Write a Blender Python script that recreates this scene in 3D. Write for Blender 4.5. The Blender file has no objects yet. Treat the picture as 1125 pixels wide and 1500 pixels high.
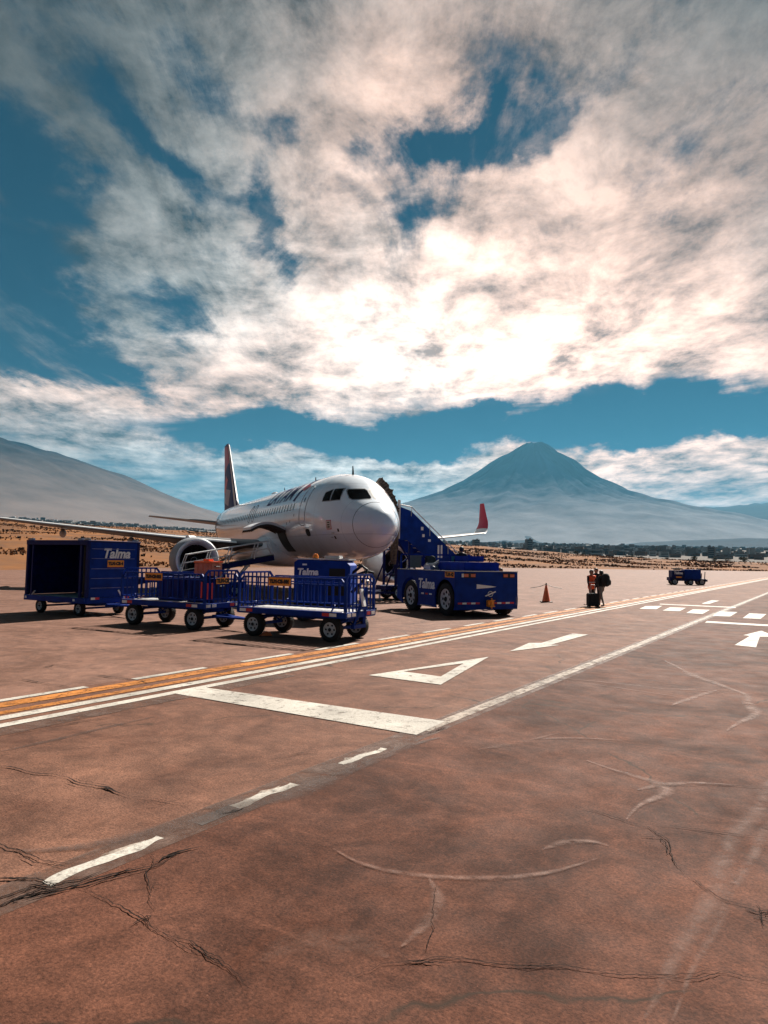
import bpy, bmesh, math, random
import numpy as np
from mathutils import Vector, Matrix, noise
from mathutils.bvhtree import BVHTree
R = math.radians
PI = math.pi
random.seed(7)
rng = np.random.default_rng(11)
sc = bpy.context.scene
COL = sc.collection

# ------------------------------------------------------------------ camera
F, YC, ROLL, CH = 1022.0, 818.56, R(1.0), 1.945
PITCH = math.atan((YC - 750) / F)
cam_d = bpy.data.cameras.new('camera'); cam = bpy.data.objects.new('camera', cam_d); COL.objects.link(cam)
cam_d.sensor_fit = 'VERTICAL'; cam_d.sensor_height = 24; cam_d.lens = F / 1500 * 24
cam_d.clip_start = .1; cam_d.clip_end = 90000
CR = Matrix.Rotation(PI/2 + PITCH, 3, 'X') @ Matrix.Rotation(ROLL, 3, 'Z')
cam.matrix_world = Matrix.Translation((0, 0, CH)) @ CR.to_4x4()
sc.camera = cam

def ray(px, py):
    return (CR @ Vector(((px - 562.5) / F, -(py - 750) / F, -1))).normalized()
def gp(px, py, z=0.0):
    d = ray(px, py); t = (z - CH) / d.z
    return Vector((d.x*t, d.y*t, z))
def azel(px, py):
    d = ray(px, py); return math.atan2(d.x, d.y), math.asin(d.z)

# ------------------------------------------------------------------ materials
def mat(name, col, rough=.6, metal=0, var=.25, scale=6, bump=0, bscale=40, dirt=None, dirt_amt=0, coat=0, spec=.5, dscale=3):
    m = bpy.data.materials.new(name); m.use_nodes = True
    nt = m.node_tree; N = nt.nodes; L = nt.links; b = N['Principled BSDF']
    b.inputs['Roughness'].default_value = rough; b.inputs['Metallic'].default_value = metal
    b.inputs['Coat Weight'].default_value = coat; b.inputs['Specular IOR Level'].default_value = spec
    tc = N.new('ShaderNodeTexCoord')
    n = N.new('ShaderNodeTexNoise'); n.inputs['Scale'].default_value = scale; n.inputs['Detail'].default_value = 6
    L.new(tc.outputs['Object'], n.inputs['Vector'])
    cr = N.new('ShaderNodeValToRGB'); e = cr.color_ramp.elements
    e[0].position = .3; e[1].position = .7
    e[0].color = (*[c*(1-var) for c in col], 1); e[1].color = (*[min(1, c*(1+var)) for c in col], 1)
    L.new(n.outputs['Fac'], cr.inputs['Fac'])
    out = cr.outputs['Color']
    if dirt:
        n2 = N.new('ShaderNodeTexNoise'); n2.inputs['Scale'].default_value = dscale; n2.inputs['Detail'].default_value = 9; n2.inputs['Roughness'].default_value = .7
        L.new(tc.outputs['Object'], n2.inputs['Vector'])
        mr = N.new('ShaderNodeMapRange'); mr.inputs['From Min'].default_value = .5; mr.inputs['From Max'].default_value = .8; mr.inputs['To Max'].default_value = dirt_amt
        L.new(n2.outputs['Fac'], mr.inputs['Value'])
        mx = N.new('ShaderNodeMix'); mx.data_type = 'RGBA'; mx.inputs['B'].default_value = (*dirt, 1)
        L.new(mr.outputs['Result'], mx.inputs['Factor']); L.new(out, mx.inputs['A']); out = mx.outputs['Result']
        ma = N.new('ShaderNodeMapRange'); ma.inputs['To Min'].default_value = rough; ma.inputs['To Max'].default_value = min(1, rough+.25)
        L.new(n2.outputs['Fac'], ma.inputs['Value']); L.new(ma.outputs['Result'], b.inputs['Roughness'])
    L.new(out, b.inputs['Base Color'])
    if bump:
        n3 = N.new('ShaderNodeTexNoise'); n3.inputs['Scale'].default_value = bscale; n3.inputs['Detail'].default_value = 4
        L.new(tc.outputs['Object'], n3.inputs['Vector'])
        bp = N.new('ShaderNodeBump'); bp.inputs['Strength'].default_value = bump; bp.inputs['Distance'].default_value = .01
        L.new(n3.outputs['Fac'], bp.inputs['Height']); L.new(bp.outputs['Normal'], b.inputs['Normal'])
    return m

DUST = (.22, .13, .09)
M = {}
M['blue'] = mat('blue_paint', (.0004, .027, .22), .45, var=.3, scale=3, dirt=(.03, .03, .05), dirt_amt=.3, coat=.0, spec=.15, bump=.05, bscale=9)
M['blue_dark'] = mat('dark_blue_paint', (.0006, .006, .085), .5, var=.3, spec=.25, dirt=(.01, .01, .02), dirt_amt=.2)
M['white'] = mat('aircraft_white', (.62, .62, .64), .3, var=.03, scale=1.2, dirt=(.35, .3, .27), dirt_amt=.3, coat=.4, dscale=1.2)
M['white_paint'] = mat('white_paint', (.75, .75, .74), .5, var=.08, dirt=DUST, dirt_amt=.3)
M['grey'] = mat('grey_panel', (.24, .25, .27), .45, var=.12, scale=2, dirt=(.12, .1, .09), dirt_amt=.4)
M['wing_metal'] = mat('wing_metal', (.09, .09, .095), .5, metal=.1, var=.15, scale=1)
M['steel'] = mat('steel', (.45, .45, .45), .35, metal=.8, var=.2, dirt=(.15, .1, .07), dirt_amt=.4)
M['under'] = mat('wing_underside_shade', (.035, .035, .038), .6, var=.15)  # near-black: the shade below the wing is painted into the colour
M['lip'] = mat('polished_lip', (.75, .76, .78), .38, metal=.3, var=.05)
M['black'] = mat('black_plastic', (.012, .012, .013), .6, var=.3)
M['dark'] = mat('dark_parts_and_shade', (.006, .006, .007), .8, var=.3)  # dark parts, and shade painted into ducts, wheel holes and openings
M['tyre'] = mat('tyre_rubber', (.012, .011, .011), .85, var=.3, dirt=(.08, .05, .035), dirt_amt=.25, bump=.3, bscale=60)
M['rim'] = mat('rim_white', (.55, .55, .55), .45, var=.15, dirt=(.1, .07, .05), dirt_amt=.5, scale=20)
M['rubber'] = mat('seal_rubber', (.035, .025, .02), .8, var=.5, scale=20, bump=.5, bscale=30)
M['canopy'] = mat('worn_canopy', (.10, .07, .052), .85, var=.6, scale=9, bump=.7, bscale=14)
M['deck'] = mat('metal_deck', (.42, .41, .40), .5, metal=.3, var=.2, scale=10, dirt=(.12, .08, .06), dirt_amt=.5)
M['plate'] = mat('orange_plate', (.85, .30, .03), .5, var=.05)
M['orange'] = mat('orange_plastic', (.75, .13, .03), .5, var=.15)
M['salmon'] = mat('salmon_plastic', (.62, .17, .09), .6, var=.2)
M['beacon'] = mat('orange_beacon', (.85, .22, .02), .25, var=.05)
M['red'] = mat('red_reflector', (.55, .015, .03), .35, var=.1)
M['letter'] = mat('white_lettering', (.8, .8, .8), .5, var=.05)
M['ink'] = mat('black_ink', (.02, .015, .012), .6)
M['indigo'] = mat('indigo_paint', (.012, .014, .11), .45, var=.1, spec=.2)
M['title_blue'] = mat('title_blue', (.012, .012, .11), .5, var=.1, spec=.1)
M['livery_red'] = mat('livery_red', (.42, .012, .04), .4, var=.1)
M['coral'] = mat('livery_coral', (.6, .06, .09), .4, var=.1)
M['mauve'] = mat('livery_mauve', (.32, .22, .26), .4, var=.1)
M['glass'] = mat('cockpit_glass', (.002, .002, .003), .12, var=.1, spec=.04)
M['glass_lit'] = mat('glass_pale_reflection', (.13, .14, .125), .35, var=.08, scale=8)  # pale grey base paints in the bright reflection on the glass
M['teal_glass'] = mat('teal_glass', (.05, .2, .22), .15, var=.2)
M['win'] = mat('cabin_window_glass', (.03, .035, .045), .2, var=.2)
M['skin'] = mat('skin', (.28, .14, .09), .6, var=.08)
M['hair'] = mat('dark_hair', (.01, .008, .007), .6, var=.3, scale=40)
M['black_cloth'] = mat('black_cloth', (.012, .012, .014), .9, var=.3, scale=25, bump=.4)
M['navy_cloth'] = mat('navy_cloth', (.015, .02, .05), .9, var=.3, scale=20, bump=.4)
M['grey_cloth'] = mat('grey_cloth', (.16, .14, .13), .9, var=.2, scale=20, bump=.4)
M['vest'] = mat('orange_vest', (.9, .12, .03), .7, var=.15, scale=15, bump=.3)
M['silver'] = mat('reflective_tape', (.7, .7, .7), .3, var=.1)
M['shoe'] = mat('shoe', (.015, .013, .012), .6)

# ------------------------------------------------------------------ object helpers
def link(o, parent=None):
    COL.objects.link(o)
    if parent is not None: o.parent = parent
    return o
def tag(o, label=None, cat=None, group=None, kind=None):
    if label: o['label'] = label
    if cat: o['category'] = cat
    if group: o['group'] = group
    if kind: o['kind'] = kind
    return o
def empty(name, loc, rz=0, label=None, cat=None, group=None):
    o = bpy.data.objects.new(name, None); o.empty_display_size = .3
    o.location = loc; o.rotation_euler = (0, 0, rz); link(o)
    return tag(o, label, cat, group)
def copy_tree(o, parent=None):
    c = o.copy(); COL.objects.link(c)
    if parent is not None: c.parent = parent
    for ch in list(o.children): copy_tree(ch, c)
    return c

class MB:
    def __init__(s): s.bm = bmesh.new(); s.mi = 0
    def _f(s, vs):
        try:
            f = s.bm.faces.new(vs); f.material_index = s.mi; return f
        except ValueError: return None
    def box(s, c, d, rot=None, bev=0):
        t = bmesh.new(); bmesh.ops.create_cube(t, size=1)
        for v in t.verts: v.co = Vector((v.co.x*d[0], v.co.y*d[1], v.co.z*d[2]))
        if bev: bmesh.ops.bevel(t, geom=t.edges[:], offset=bev, segments=2, affect='EDGES')
        m = Matrix.Translation(c) @ (rot.to_4x4() if rot is not None else Matrix.Identity(4))
        s.merge(t, m); return s
    def merge(s, t, m=None):
        mp = {}
        for v in t.verts: mp[v] = s.bm.verts.new(m @ v.co if m is not None else v.co)
        for f in t.faces: s._f([mp[v] for v in f.verts])
        t.free()
    def frame(s, p, q):
        z = (q - p).normalized(); a = Vector((0, 0, 1)) if abs(z.z) < .95 else Vector((0, 1, 0))
        x = a.cross(z).normalized(); return x, z.cross(x), z
    def bar(s, p, q, w, h=None, up=None):
        p = Vector(p); q = Vector(q); h = h or w; x, y, z = s.frame(p, q)
        m = Matrix((x, y, z)).transposed()
        s.box((p+q)/2, (w, h, (q-p).length), m); return s
    def tube(s, pts, r, n=8, cap=True, closed=False):
        pts = [Vector(p) for p in pts]; k = len(pts); rings = []
        rr = r if hasattr(r, '__len__') else [r]*k
        for i, p in enumerate(pts):
            if closed: d = pts[(i+1) % k] - pts[i-1]
            else: d = pts[min(i+1, k-1)] - pts[max(i-1, 0)]
            z = d.normalized(); a = Vector((0, 0, 1)) if abs(z.z) < .95 else Vector((0, 1, 0))
            x = a.cross(z).normalized(); y = z.cross(x)
            rings.append([s.bm.verts.new(p + (x*math.cos(t*2*PI/n) + y*math.sin(t*2*PI/n))*rr[i]) for t in range(n)])
        for i in range(k if closed else k-1):
            A, B = rings[i], rings[(i+1) % k]
            for j in range(n): s._f([A[j], A[(j+1) % n], B[(j+1) % n], B[j]])
        if cap and not closed:
            s._f(rings[0][::-1]); s._f(rings[-1])
        return s
    def lathe(s, prof, c, axis='Y', n=32, close=False):
        # prof: (radius, along)
        rings = []
        for r, h in prof:
            ring = []
            for j in range(n):
                a = 2*PI*j/n; u, v = r*math.cos(a), r*math.sin(a)
                p = {'Y': (u, h, v), 'X': (h, u, v), 'Z': (u, v, h)}[axis]
                ring.append(s.bm.verts.new(Vector(c) + Vector(p)))
            rings.append(ring)
        for i in range(len(rings)-1 + (1 if close else 0)):
            A, B = rings[i], rings[(i+1) % len(rings)]
            for j in range(n): s._f([A[j], A[(j+1) % n], B[(j+1) % n], B[j]])
        return s
    def loft(s, secs, cap=True, closed_ring=True):
        rings = [[s.bm.verts.new(Vector(p)) for p in sec] for sec in secs]
        for A, B in zip(rings, rings[1:]):
            n = len(A)
            for j in range(n if closed_ring else n-1): s._f([A[j], A[(j+1) % n], B[(j+1) % n], B[j]])
        if cap: s._f(rings[0][::-1]); s._f(rings[-1])
        return s
    def prism(s, pts, off):
        pts = [Vector(p) for p in pts]; off = Vector(off)
        a = [s.bm.verts.new(p) for p in pts]; b = [s.bm.verts.new(p+off) for p in pts]; n = len(a)
        s._f(a[::-1]); s._f(b)
        for j in range(n): s._f([a[j], a[(j+1) % n], b[(j+1) % n], b[j]])
        return s
    def build(s, name, mats, parent=None, smooth=False, bevel=0, label=None):
        bm = s.bm
        bmesh.ops.recalc_face_normals(bm, faces=bm.faces)
        me = bpy.data.meshes.new(name); bm.to_mesh(me); bm.free()
        if smooth:
            for f in me.polygons: f.use_smooth = True
            if smooth is not True: me.set_sharp_from_angle(angle=R(smooth))
        for m in (mats if isinstance(mats, (list, tuple)) else [mats]): me.materials.append(m)
        o = bpy.data.objects.new(name, me); link(o, parent)
        if bevel:
            b = o.modifiers.new('bevel', 'BEVEL'); b.width = bevel; b.segments = 2; b.limit_method = 'ANGLE'
        if label: o['label'] = label
        return o

def text_bm(body, size, shear=0, bold=0, depth=0.0, align='CENTER', space=1):
    cu = bpy.data.curves.new('txt', 'FONT'); cu.body = body; cu.size = size; cu.shear = shear
    cu.offset = bold; cu.extrude = depth; cu.align_x = align; cu.align_y = 'CENTER'; cu.space_character = space
    cu.resolution_u = 4
    o = bpy.data.objects.new('txt', cu); COL.objects.link(o)
    dg = bpy.context.evaluated_depsgraph_get()
    me = bpy.data.meshes.new_from_object(o.evaluated_get(dg))
    bm = bmesh.new(); bm.from_mesh(me)
    bpy.data.objects.remove(o); bpy.data.curves.remove(cu); bpy.data.meshes.remove(me)
    return bm
def text_on(parent, name, body, size, org, right, up, m, depth=.004, **kw):
    """lettering standing on a surface: org centre, right and up unit vectors"""
    bm = text_bm(body, size, depth=depth, **kw)
    r = Vector(right).normalized(); u = Vector(up).normalized(); n = r.cross(u)
    mx = Matrix((r, u, n)).transposed().to_4x4(); mx.translation = Vector(org) + n*depth
    b = MB(); b.merge(bm, mx)
    return b.build(name, m, parent)

# ------------------------------------------------------------------ world: sky and clouds
SUN_EL, SUN_AZ = R(41), R(29)          # azimuth measured from +Y to +X
def build_world():
    w = bpy.data.worlds.new('World'); sc.world = w; w.use_nodes = True
    nt = w.node_tree; N = nt.nodes; L = nt.links; N.clear()
    def mth(op, a, b=None, c=None, clamp=False):
        n = N.new('ShaderNodeMath'); n.operation = op; n.use_clamp = clamp
        for i, v in enumerate((a, b, c)):
            if v is None: continue
            if isinstance(v, (int, float)): n.inputs[i].default_value = v
            else: L.new(v, n.inputs[i])
        return n.outputs[0]
    def mr(v, a, b, c=0, d=1, kind='SMOOTHSTEP'):
        n = N.new('ShaderNodeMapRange'); n.interpolation_type = kind
        L.new(v, n.inputs[0])
        for i, x in enumerate((a, b, c, d)): n.inputs[i+1].default_value = x
        return n.outputs[0]
    def comb(x, y, z=0.0):
        n = N.new('ShaderNodeCombineXYZ')
        for i, v in enumerate((x, y, z)):
            if isinstance(v, (int, float)): n.inputs[i].default_value = v
            else: L.new(v, n.inputs[i])
        return n.outputs[0]
    def noi(vec, scale, detail=8, rough=.55, dist=0, color=False):
        n = N.new('ShaderNodeTexNoise'); L.new(vec, n.inputs['Vector'])
        n.inputs['Scale'].default_value = scale; n.inputs['Detail'].default_value = detail
        n.inputs['Roughness'].default_value = rough; n.inputs['Distortion'].default_value = dist
        return n.outputs['Color' if color else 'Fac']
    tc = N.new('ShaderNodeTexCoord'); sep = N.new('ShaderNodeSeparateXYZ'); L.new(tc.outputs['Generated'], sep.inputs[0])
    X, Y, Z = sep.outputs
    az = mth('ARCTAN2', X, Y); el = mth('ARCSINE', Z)
    zz = mth('ADD', mth('MAXIMUM', Z, 0), .10)
    PX = mth('DIVIDE', X, zz); PY = mth('DIVIDE', Y, zz)
    plane = comb(PX, mth('MULTIPLY', PY, .42), 3.1)
    # warp the angles so the edges of the cloud fields are ragged
    wn = N.new('ShaderNodeSeparateXYZ'); L.new(noi(comb(mth('MULTIPLY', az, 2.4), mth('MULTIPLY', el, 3.6), 1.7), 1.6, 7, .6, color=True), wn.inputs[0])
    A = mth('MULTIPLY_ADD', mth('SUBTRACT', wn.outputs[0], .5), .34, az)
    E = mth('MULTIPLY_ADD', mth('SUBTRACT', wn.outputs[1], .5), .20, el)
    def blob(px, py, sx, sy, amp, rot=0, raw=False, pw=2.0):
        a0, e0 = azel(px, py); a = az if raw else A; e = el if raw else E
        da = mth('SUBTRACT', a, a0); de = mth('SUBTRACT', e, e0)
        c, s = math.cos(R(rot)), math.sin(R(rot))
        u = mth('DIVIDE', mth('ADD', mth('MULTIPLY', da, c), mth('MULTIPLY', de, s)), sx/F)
        v = mth('DIVIDE', mth('SUBTRACT', mth('MULTIPLY', de, c), mth('MULTIPLY', da, s)), sy/F)
        q = mth('ADD', mth('MULTIPLY', u, u), mth('MULTIPLY', v, v))
        return mth('MULTIPLY', mth('EXPONENT', mth('MULTIPLY', q, -.5)), amp)
    def total(bl, start):
        t = start
        for b in bl: t = mth('ADD', t, b)
        return t
    n_big = noi(plane, 1.15, 9, .62, .5)
    n_fine = noi(comb(mth('MULTIPLY', PX, 1.0), mth('MULTIPLY', PY, .72), 9.0), 4.6, 13, .66, .25)
    wis = noi(comb(mth('ADD', mth('MULTIPLY', az, 2.0), mth('MULTIPLY', el, -2.0)), mth('MULTIPLY', el, 14.0), 4.0), 1.7, 8, .62, 1.2)
    streak = noi(comb(mth('MULTIPLY', PX, 1.0), mth('MULTIPLY', PY, .34), 15.0), 3.0, 12, .68, .8)
    dens = mth('ADD', mth('MULTIPLY', mth('SUBTRACT', n_big, .5), 2.4), mth('MULTIPLY', mth('SUBTRACT', n_fine, .5), 3.0))
    dens = mth('ADD', dens, mth('MULTIPLY', mth('SUBTRACT', streak, .5), 3.0))
    field = [blob(75, 505, 125, 50, -2.3, -20), blob(15, 220, 90, 36, -1.9, -22), blob(285, 455, 62, 28, -1.5, -25), blob(50, 395, 90, 26, -.8, -20), blob(700, 95, 40, 60, -.7, 30), blob(850, 300, 120, 14, -.7, 32), blob(1050, 300, 140, 20, -.8, 38), blob(240, 250, 120, 16, -.8, -35),
             blob(130, 345, 150, 60, -.25, -22), blob(402, 350, 28, 54, -1.7, 8), blob(625, 245, 90, 24, -1.5, 15), blob(735, 165, 70, 40, -1.3, 35),
             blob(340, 125, 80, 24, -1.0, -15), blob(560, 350, 44, 20, -1.3), blob(1000, 240, 150, 24, -.8, 35), blob(455, 195, 34, 26, -1.0), blob(140, 160, 90, 20, -.8, -30), blob(930, 60, 90, 26, -.7, 20), blob(230, 60, 80, 20, -.5),
             blob(200, 400, 60, 90, .5, 25), blob(170, 300, 160, 24, .4, -25), blob(640, 500, 320, 62, .9), blob(1020, 480, 200, 90, .6), blob(120, 612, 280, 30, 1.7, -4), blob(650, 370, 260, 50, .15), blob(560, 60, 300, 80, .25)]
    dens = total(field, dens)
    dens = mth('ADD', dens, .84)
    dens = mth('SUBTRACT', dens, mr(mth('MULTIPLY', Y, -1.0), -.25, .35, 0, 2.2))  # unseen sky behind the camera cleared of cloud to cut fill light
    # the low band of clear sky under the main sheet and its sharp underside
    edge = mth('ADD', mth('ADD', E, 0), mth('MULTIPLY', az, -.0))
    strip = total([blob(980, 612, 260, 20, -1.9, 4), blob(560, 612, 200, 9, -1.5, 3), blob(450, 655, 260, 24, -1.0, 2), blob(600, 640, 420, 16, -1.0, 2),
                   blob(700, 640, 60, 14, .8, 12), blob(735, 612, 45, 8, .7, 20),
                   blob(1050, 690, 240, 34, 1.7, 3), blob(640, 690, 260, 16, .75, -2), blob(420, 668, 160, 8, .5), blob(60, 640, 160, 20, .8), blob(150, 660, 220, 14, .5), blob(860, 655, 60, 10, .4, -20)],
                  mth('MULTIPLY', mth('SUBTRACT', wis, .5), 2.6))
    Ew = mth('ADD', mth('MULTIPLY', E, .3), mth('MULTIPLY', el, .7))
    Ew = mth('MULTIPLY_ADD', mth('MINIMUM', az, 0), -.125, mth('MULTIPLY_ADD', mth('MAXIMUM', az, 0), -.05, Ew))
    lowm = mr(Ew, azel(600, 588)[1]-.022, azel(600, 588)[1]+.045)
    dens2 = mth('ADD', strip, .25)
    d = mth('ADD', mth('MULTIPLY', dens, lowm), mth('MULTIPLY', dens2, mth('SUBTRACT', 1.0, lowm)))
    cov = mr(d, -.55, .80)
    cov = mth('MAXIMUM', cov, mth('MULTIPLY', mr(mth('ADD', mth('MULTIPLY', streak, .7), mth('MULTIPLY', n_fine, .3)), .48, .68), mth('MULTIPLY', lowm, .42)))
    # brightness of the cloud sheet (thin and lit from behind near the glow, thick and grey elsewhere)
    glow = blob(650, 505, 210, 58, .62, 0); glow2 = blob(720, 440, 360, 150, .42, 8); glow3 = blob(600, 140, 270, 150, .27)
    g4 = blob(1060, 520, 230, 90, .3); g5 = blob(1000, 680, 260, 60, .38); g6 = blob(150, 600, 230, 40, .32); g7 = blob(570, 670, 230, 50, .25)
    dk1 = blob(40, 90, 290, 230, -.17); dk2 = blob(1110, 90, 240, 190, -.20)
    det = noi(comb(mth('MULTIPLY', PX, 1.0), mth('MULTIPLY', PY, .8), 21.0), 4.4, 13, .68, .25)
    base = total([glow, glow2, glow3, g4, g5, g6, g7, dk1, dk2], mth('ADD', .21, 0))
    lum = mth('MULTIPLY', base, mr(mth('ADD', mth('MULTIPLY', det, .5), mth('ADD', mth('MULTIPLY', n_fine, .25), mth('MULTIPLY', streak, .25))), .40, .60, .12, 1.7, 'LINEAR'))
    lum = mth('ADD', mth('MAXIMUM', lum, .03), mth('MULTIPLY', glow, .35))
    warm = mr(total([blob(1060, 520, 230, 190, .8), blob(620, 90, 260, 110, .5), blob(200, 590, 260, 60, .55), blob(1050, 690, 180, 60, .8), blob(640, 400, 260, 160, .5)], mth('MULTIPLY', mth('SUBTRACT', n_big, .5), 1.0)), -.1, .9)
    tint = N.new('ShaderNodeMix'); tint.data_type = 'RGBA'; L.new(warm, tint.inputs['Factor'])
    tint.inputs['A'].default_value = (.96, .99, .95, 1); tint.inputs['B'].default_value = (1.29, .88, .69, 1)
    vm = N.new('ShaderNodeVectorMath'); vm.operation = 'SCALE'; L.new(tint.outputs['Result'], vm.inputs[0]); L.new(lum, vm.inputs['Scale'])
    cloud = N.new('ShaderNodeBackground'); L.new(vm.outputs[0], cloud.inputs['Color']); cloud.inputs['Strength'].default_value = .40
    sky = N.new('ShaderNodeTexSky'); sky.sky_type = 'NISHITA'; sky.sun_disc = False
    sky.sun_elevation = SUN_EL; sky.sun_rotation = SUN_AZ; sky.altitude = 2500; sky.air_density = 1.0; sky.dust_density = .2; sky.ozone_density = 2
    tn = N.new('ShaderNodeMix'); tn.data_type = 'RGBA'; tn.blend_type = 'MULTIPLY'; tn.inputs['Factor'].default_value = 1
    L.new(sky.outputs[0], tn.inputs['A']); tn.inputs['B'].default_value = (.0005, .118, .140, 1)
    bg = N.new('ShaderNodeBackground'); L.new(tn.outputs['Result'], bg.inputs['Color']); bg.inputs['Strength'].default_value = .05
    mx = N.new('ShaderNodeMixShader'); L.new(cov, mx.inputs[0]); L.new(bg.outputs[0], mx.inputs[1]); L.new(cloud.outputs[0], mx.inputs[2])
    out = N.new('ShaderNodeOutputWorld'); L.new(mx.outputs[0], out.inputs['Surface'])
    w.cycles.sampling_method = 'MANUAL'; w.cycles.sample_map_resolution = 512
build_world()
sd = bpy.data.lights.new('sun', 'SUN'); sd.energy = 4.8; sd.angle = R(.5); sd.color = (1, .93, .84)
so = bpy.data.objects.new('sun', sd); link(so)
sdir = Vector((math.sin(SUN_AZ)*math.cos(SUN_EL), math.cos(SUN_AZ)*math.cos(SUN_EL), math.sin(SUN_EL)))
so.rotation_euler = sdir.to_track_quat('Z', 'Y').to_euler(); so.location = (0, 0, 60)
sc.view_settings.view_transform = 'Standard'; sc.view_settings.look = 'None'; sc.view_settings.exposure = 1.4; sc.view_settings.gamma = 1

# ------------------------------------------------------------------ ground, apron, road
def edge_r(az):           # distance at which the apron ends, by bearing
    t = np.interp(math.degrees(az), [-180, -90, -60, -40, -29, -20, -10, 2, 15, 22, 29, 40, 60, 90, 180],
                  [60, 60, 62, 74, 87, 104, 130, 170, 215, 236, 268, 300, 320, 320, 60])
    return float(t)
def sil1(az): return float(np.interp(math.degrees(az), [-60, -29, -20, -10, 0, 8, 16, 22, 29, 60], [.045, .040, .036, .030, .023, .020, .0105, .006, .0035, .002]))
def sil2(az): return float(np.interp(math.degrees(az), [-60, -29, -20, -10, 0, 8, 16, 22, 29, 60], [.048, .044, .040, .033, .027, .025, .024, .022, .021, .02]))
def terr(az, r):
    e = edge_r(az)
    if r < e: return -.30 if r > e-6 else -.04
    n = noise.noise(Vector((math.sin(az)*r/60, math.cos(az)*r/60, 0)))*.6 + noise.noise(Vector((math.sin(az)*r/17, math.cos(az)*r/17, 3)))*.4
    R1 = 430.0; top1 = CH + sil1(az)*R1
    if r < R1:
        t = (r-e)/(R1-e); return top1*(t**1.1) + n*1.1*min(1, (r-e)/40)*(1 if t < .9 else (1-t)*10*.7+.3) - .04
    if r < 900:
        t = (r-R1)/(900-R1); return top1 + n*1.2 - 6*t
    z9 = top1-6; R2 = 5200.0; top2 = CH + sil2(az)*R2
    if r < R2:
        t = (r-900)/(R2-900); return z9 + (top2-z9)*t + n*2
    return top2 + (r-R2)*.022 + n*8
def ground_mesh():
    azs = list(np.radians(np.concatenate([np.arange(-180, -64, 6), np.arange(-64, 64, .8), np.arange(64, 180, 6)])))
    rs = [1.0, 20, 50]
    fr = list(np.linspace(0, 1, 46)**1.4)
    far = [470, 540, 640, 760, 900, 1100, 1400, 1800, 2300, 2900, 3600, 4400, 5200, 6500, 9000, 14000, 22000, 30000]
    bm = bmesh.new(); rings = []
    c = bm.verts.new((0, 0, -.04))
    nr = None
    cols = []
    for a in azs:
        e = edge_r(a); rr = rs + [e-5.9, e-5, e-.5] + [e + 1.0 + (429-e)*f for f in fr] + far
        cols.append([bm.verts.new((math.sin(a)*r, math.cos(a)*r, terr(a, r))) for r in rr])
    n = len(cols)
    for i in range(n):
        A, B = cols[i], cols[(i+1) % n]
        bm.faces.new([c, B[0], A[0]])
        for j in range(len(A)-1): bm.faces.new([A[j], B[j], B[j+1], A[j+1]])
    bmesh.ops.recalc_face_normals(bm, faces=bm.faces)
    me = bpy.data.meshes.new('ground'); bm.to_mesh(me); bm.free()
    for f in me.polygons: f.use_smooth = True
    o = bpy.data.objects.new('ground', me); link(o); o['kind'] = 'structure'
    m = bpy.data.materials.new('desert'); m.use_nodes = True; nt = m.node_tree; N = nt.nodes; L = nt.links; b = N['Principled BSDF']
    b.inputs['Roughness'].default_value = .95; b.inputs['Specular IOR Level'].default_value = .1
    tc = N.new('ShaderNodeTexCoord')
    def noi(s, d=8, r=.6, dist=0):
        n = N.new('ShaderNodeTexNoise'); n.inputs['Scale'].default_value = s; n.inputs['Detail'].default_value = d; n.inputs['Roughness'].default_value = r
        n.inputs['Distortion'].default_value = dist; L.new(tc.outputs['Object'], n.inputs['Vector']); return n.outputs['Fac']
    cr = N.new('ShaderNodeValToRGB'); el = cr.color_ramp.elements; el[0].position = .38; el[0].color = (.09, .04, .018, 1); el[1].position = .62; el[1].color = (.21, .080, .020, 1)
    L.new(noi(.05, 10, .72, .5), cr.inputs['Fac'])
    cr2 = N.new('ShaderNodeValToRGB'); e2 = cr2.color_ramp.elements; e2[0].position = .46; e2[0].color = (0, 0, 0, 1); e2[1].position = .6; e2[1].color = (1, 1, 1, 1)
    L.new(noi(.6, 8, .7), cr2.inputs['Fac'])
    mx = N.new('ShaderNodeMix'); mx.data_type = 'RGBA'; mx.inputs['B'].default_value = (.10, .055, .03, 1)
    mm = N.new('ShaderNodeMath'); mm.operation = 'MULTIPLY'; mm.inputs[1].default_value = .55; L.new(cr2.outputs['Color'], mm.inputs[0])
    L.new(mm.outputs[0], mx.inputs['Factor']); L.new(cr.outputs['Color'], mx.inputs['A'])
    # far plain is greyer soil
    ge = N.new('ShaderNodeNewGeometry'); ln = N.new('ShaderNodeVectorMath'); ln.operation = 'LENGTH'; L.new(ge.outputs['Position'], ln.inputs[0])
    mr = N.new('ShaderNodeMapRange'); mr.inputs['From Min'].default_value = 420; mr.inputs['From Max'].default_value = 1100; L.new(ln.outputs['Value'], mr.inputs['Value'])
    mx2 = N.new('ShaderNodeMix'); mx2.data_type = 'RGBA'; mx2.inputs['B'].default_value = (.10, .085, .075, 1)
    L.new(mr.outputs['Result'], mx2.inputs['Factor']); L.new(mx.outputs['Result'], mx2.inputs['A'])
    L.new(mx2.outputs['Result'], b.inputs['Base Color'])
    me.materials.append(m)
ground_mesh()

ANG = math.atan(.683) - .027
DV = Vector((math.sin(ANG), math.cos(ANG), 0)); NV = Vector((math.cos(ANG), -math.sin(ANG), 0))
def P(s, n, z=0.0): return DV*s + NV*n + Vector((0, 0, z))

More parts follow.
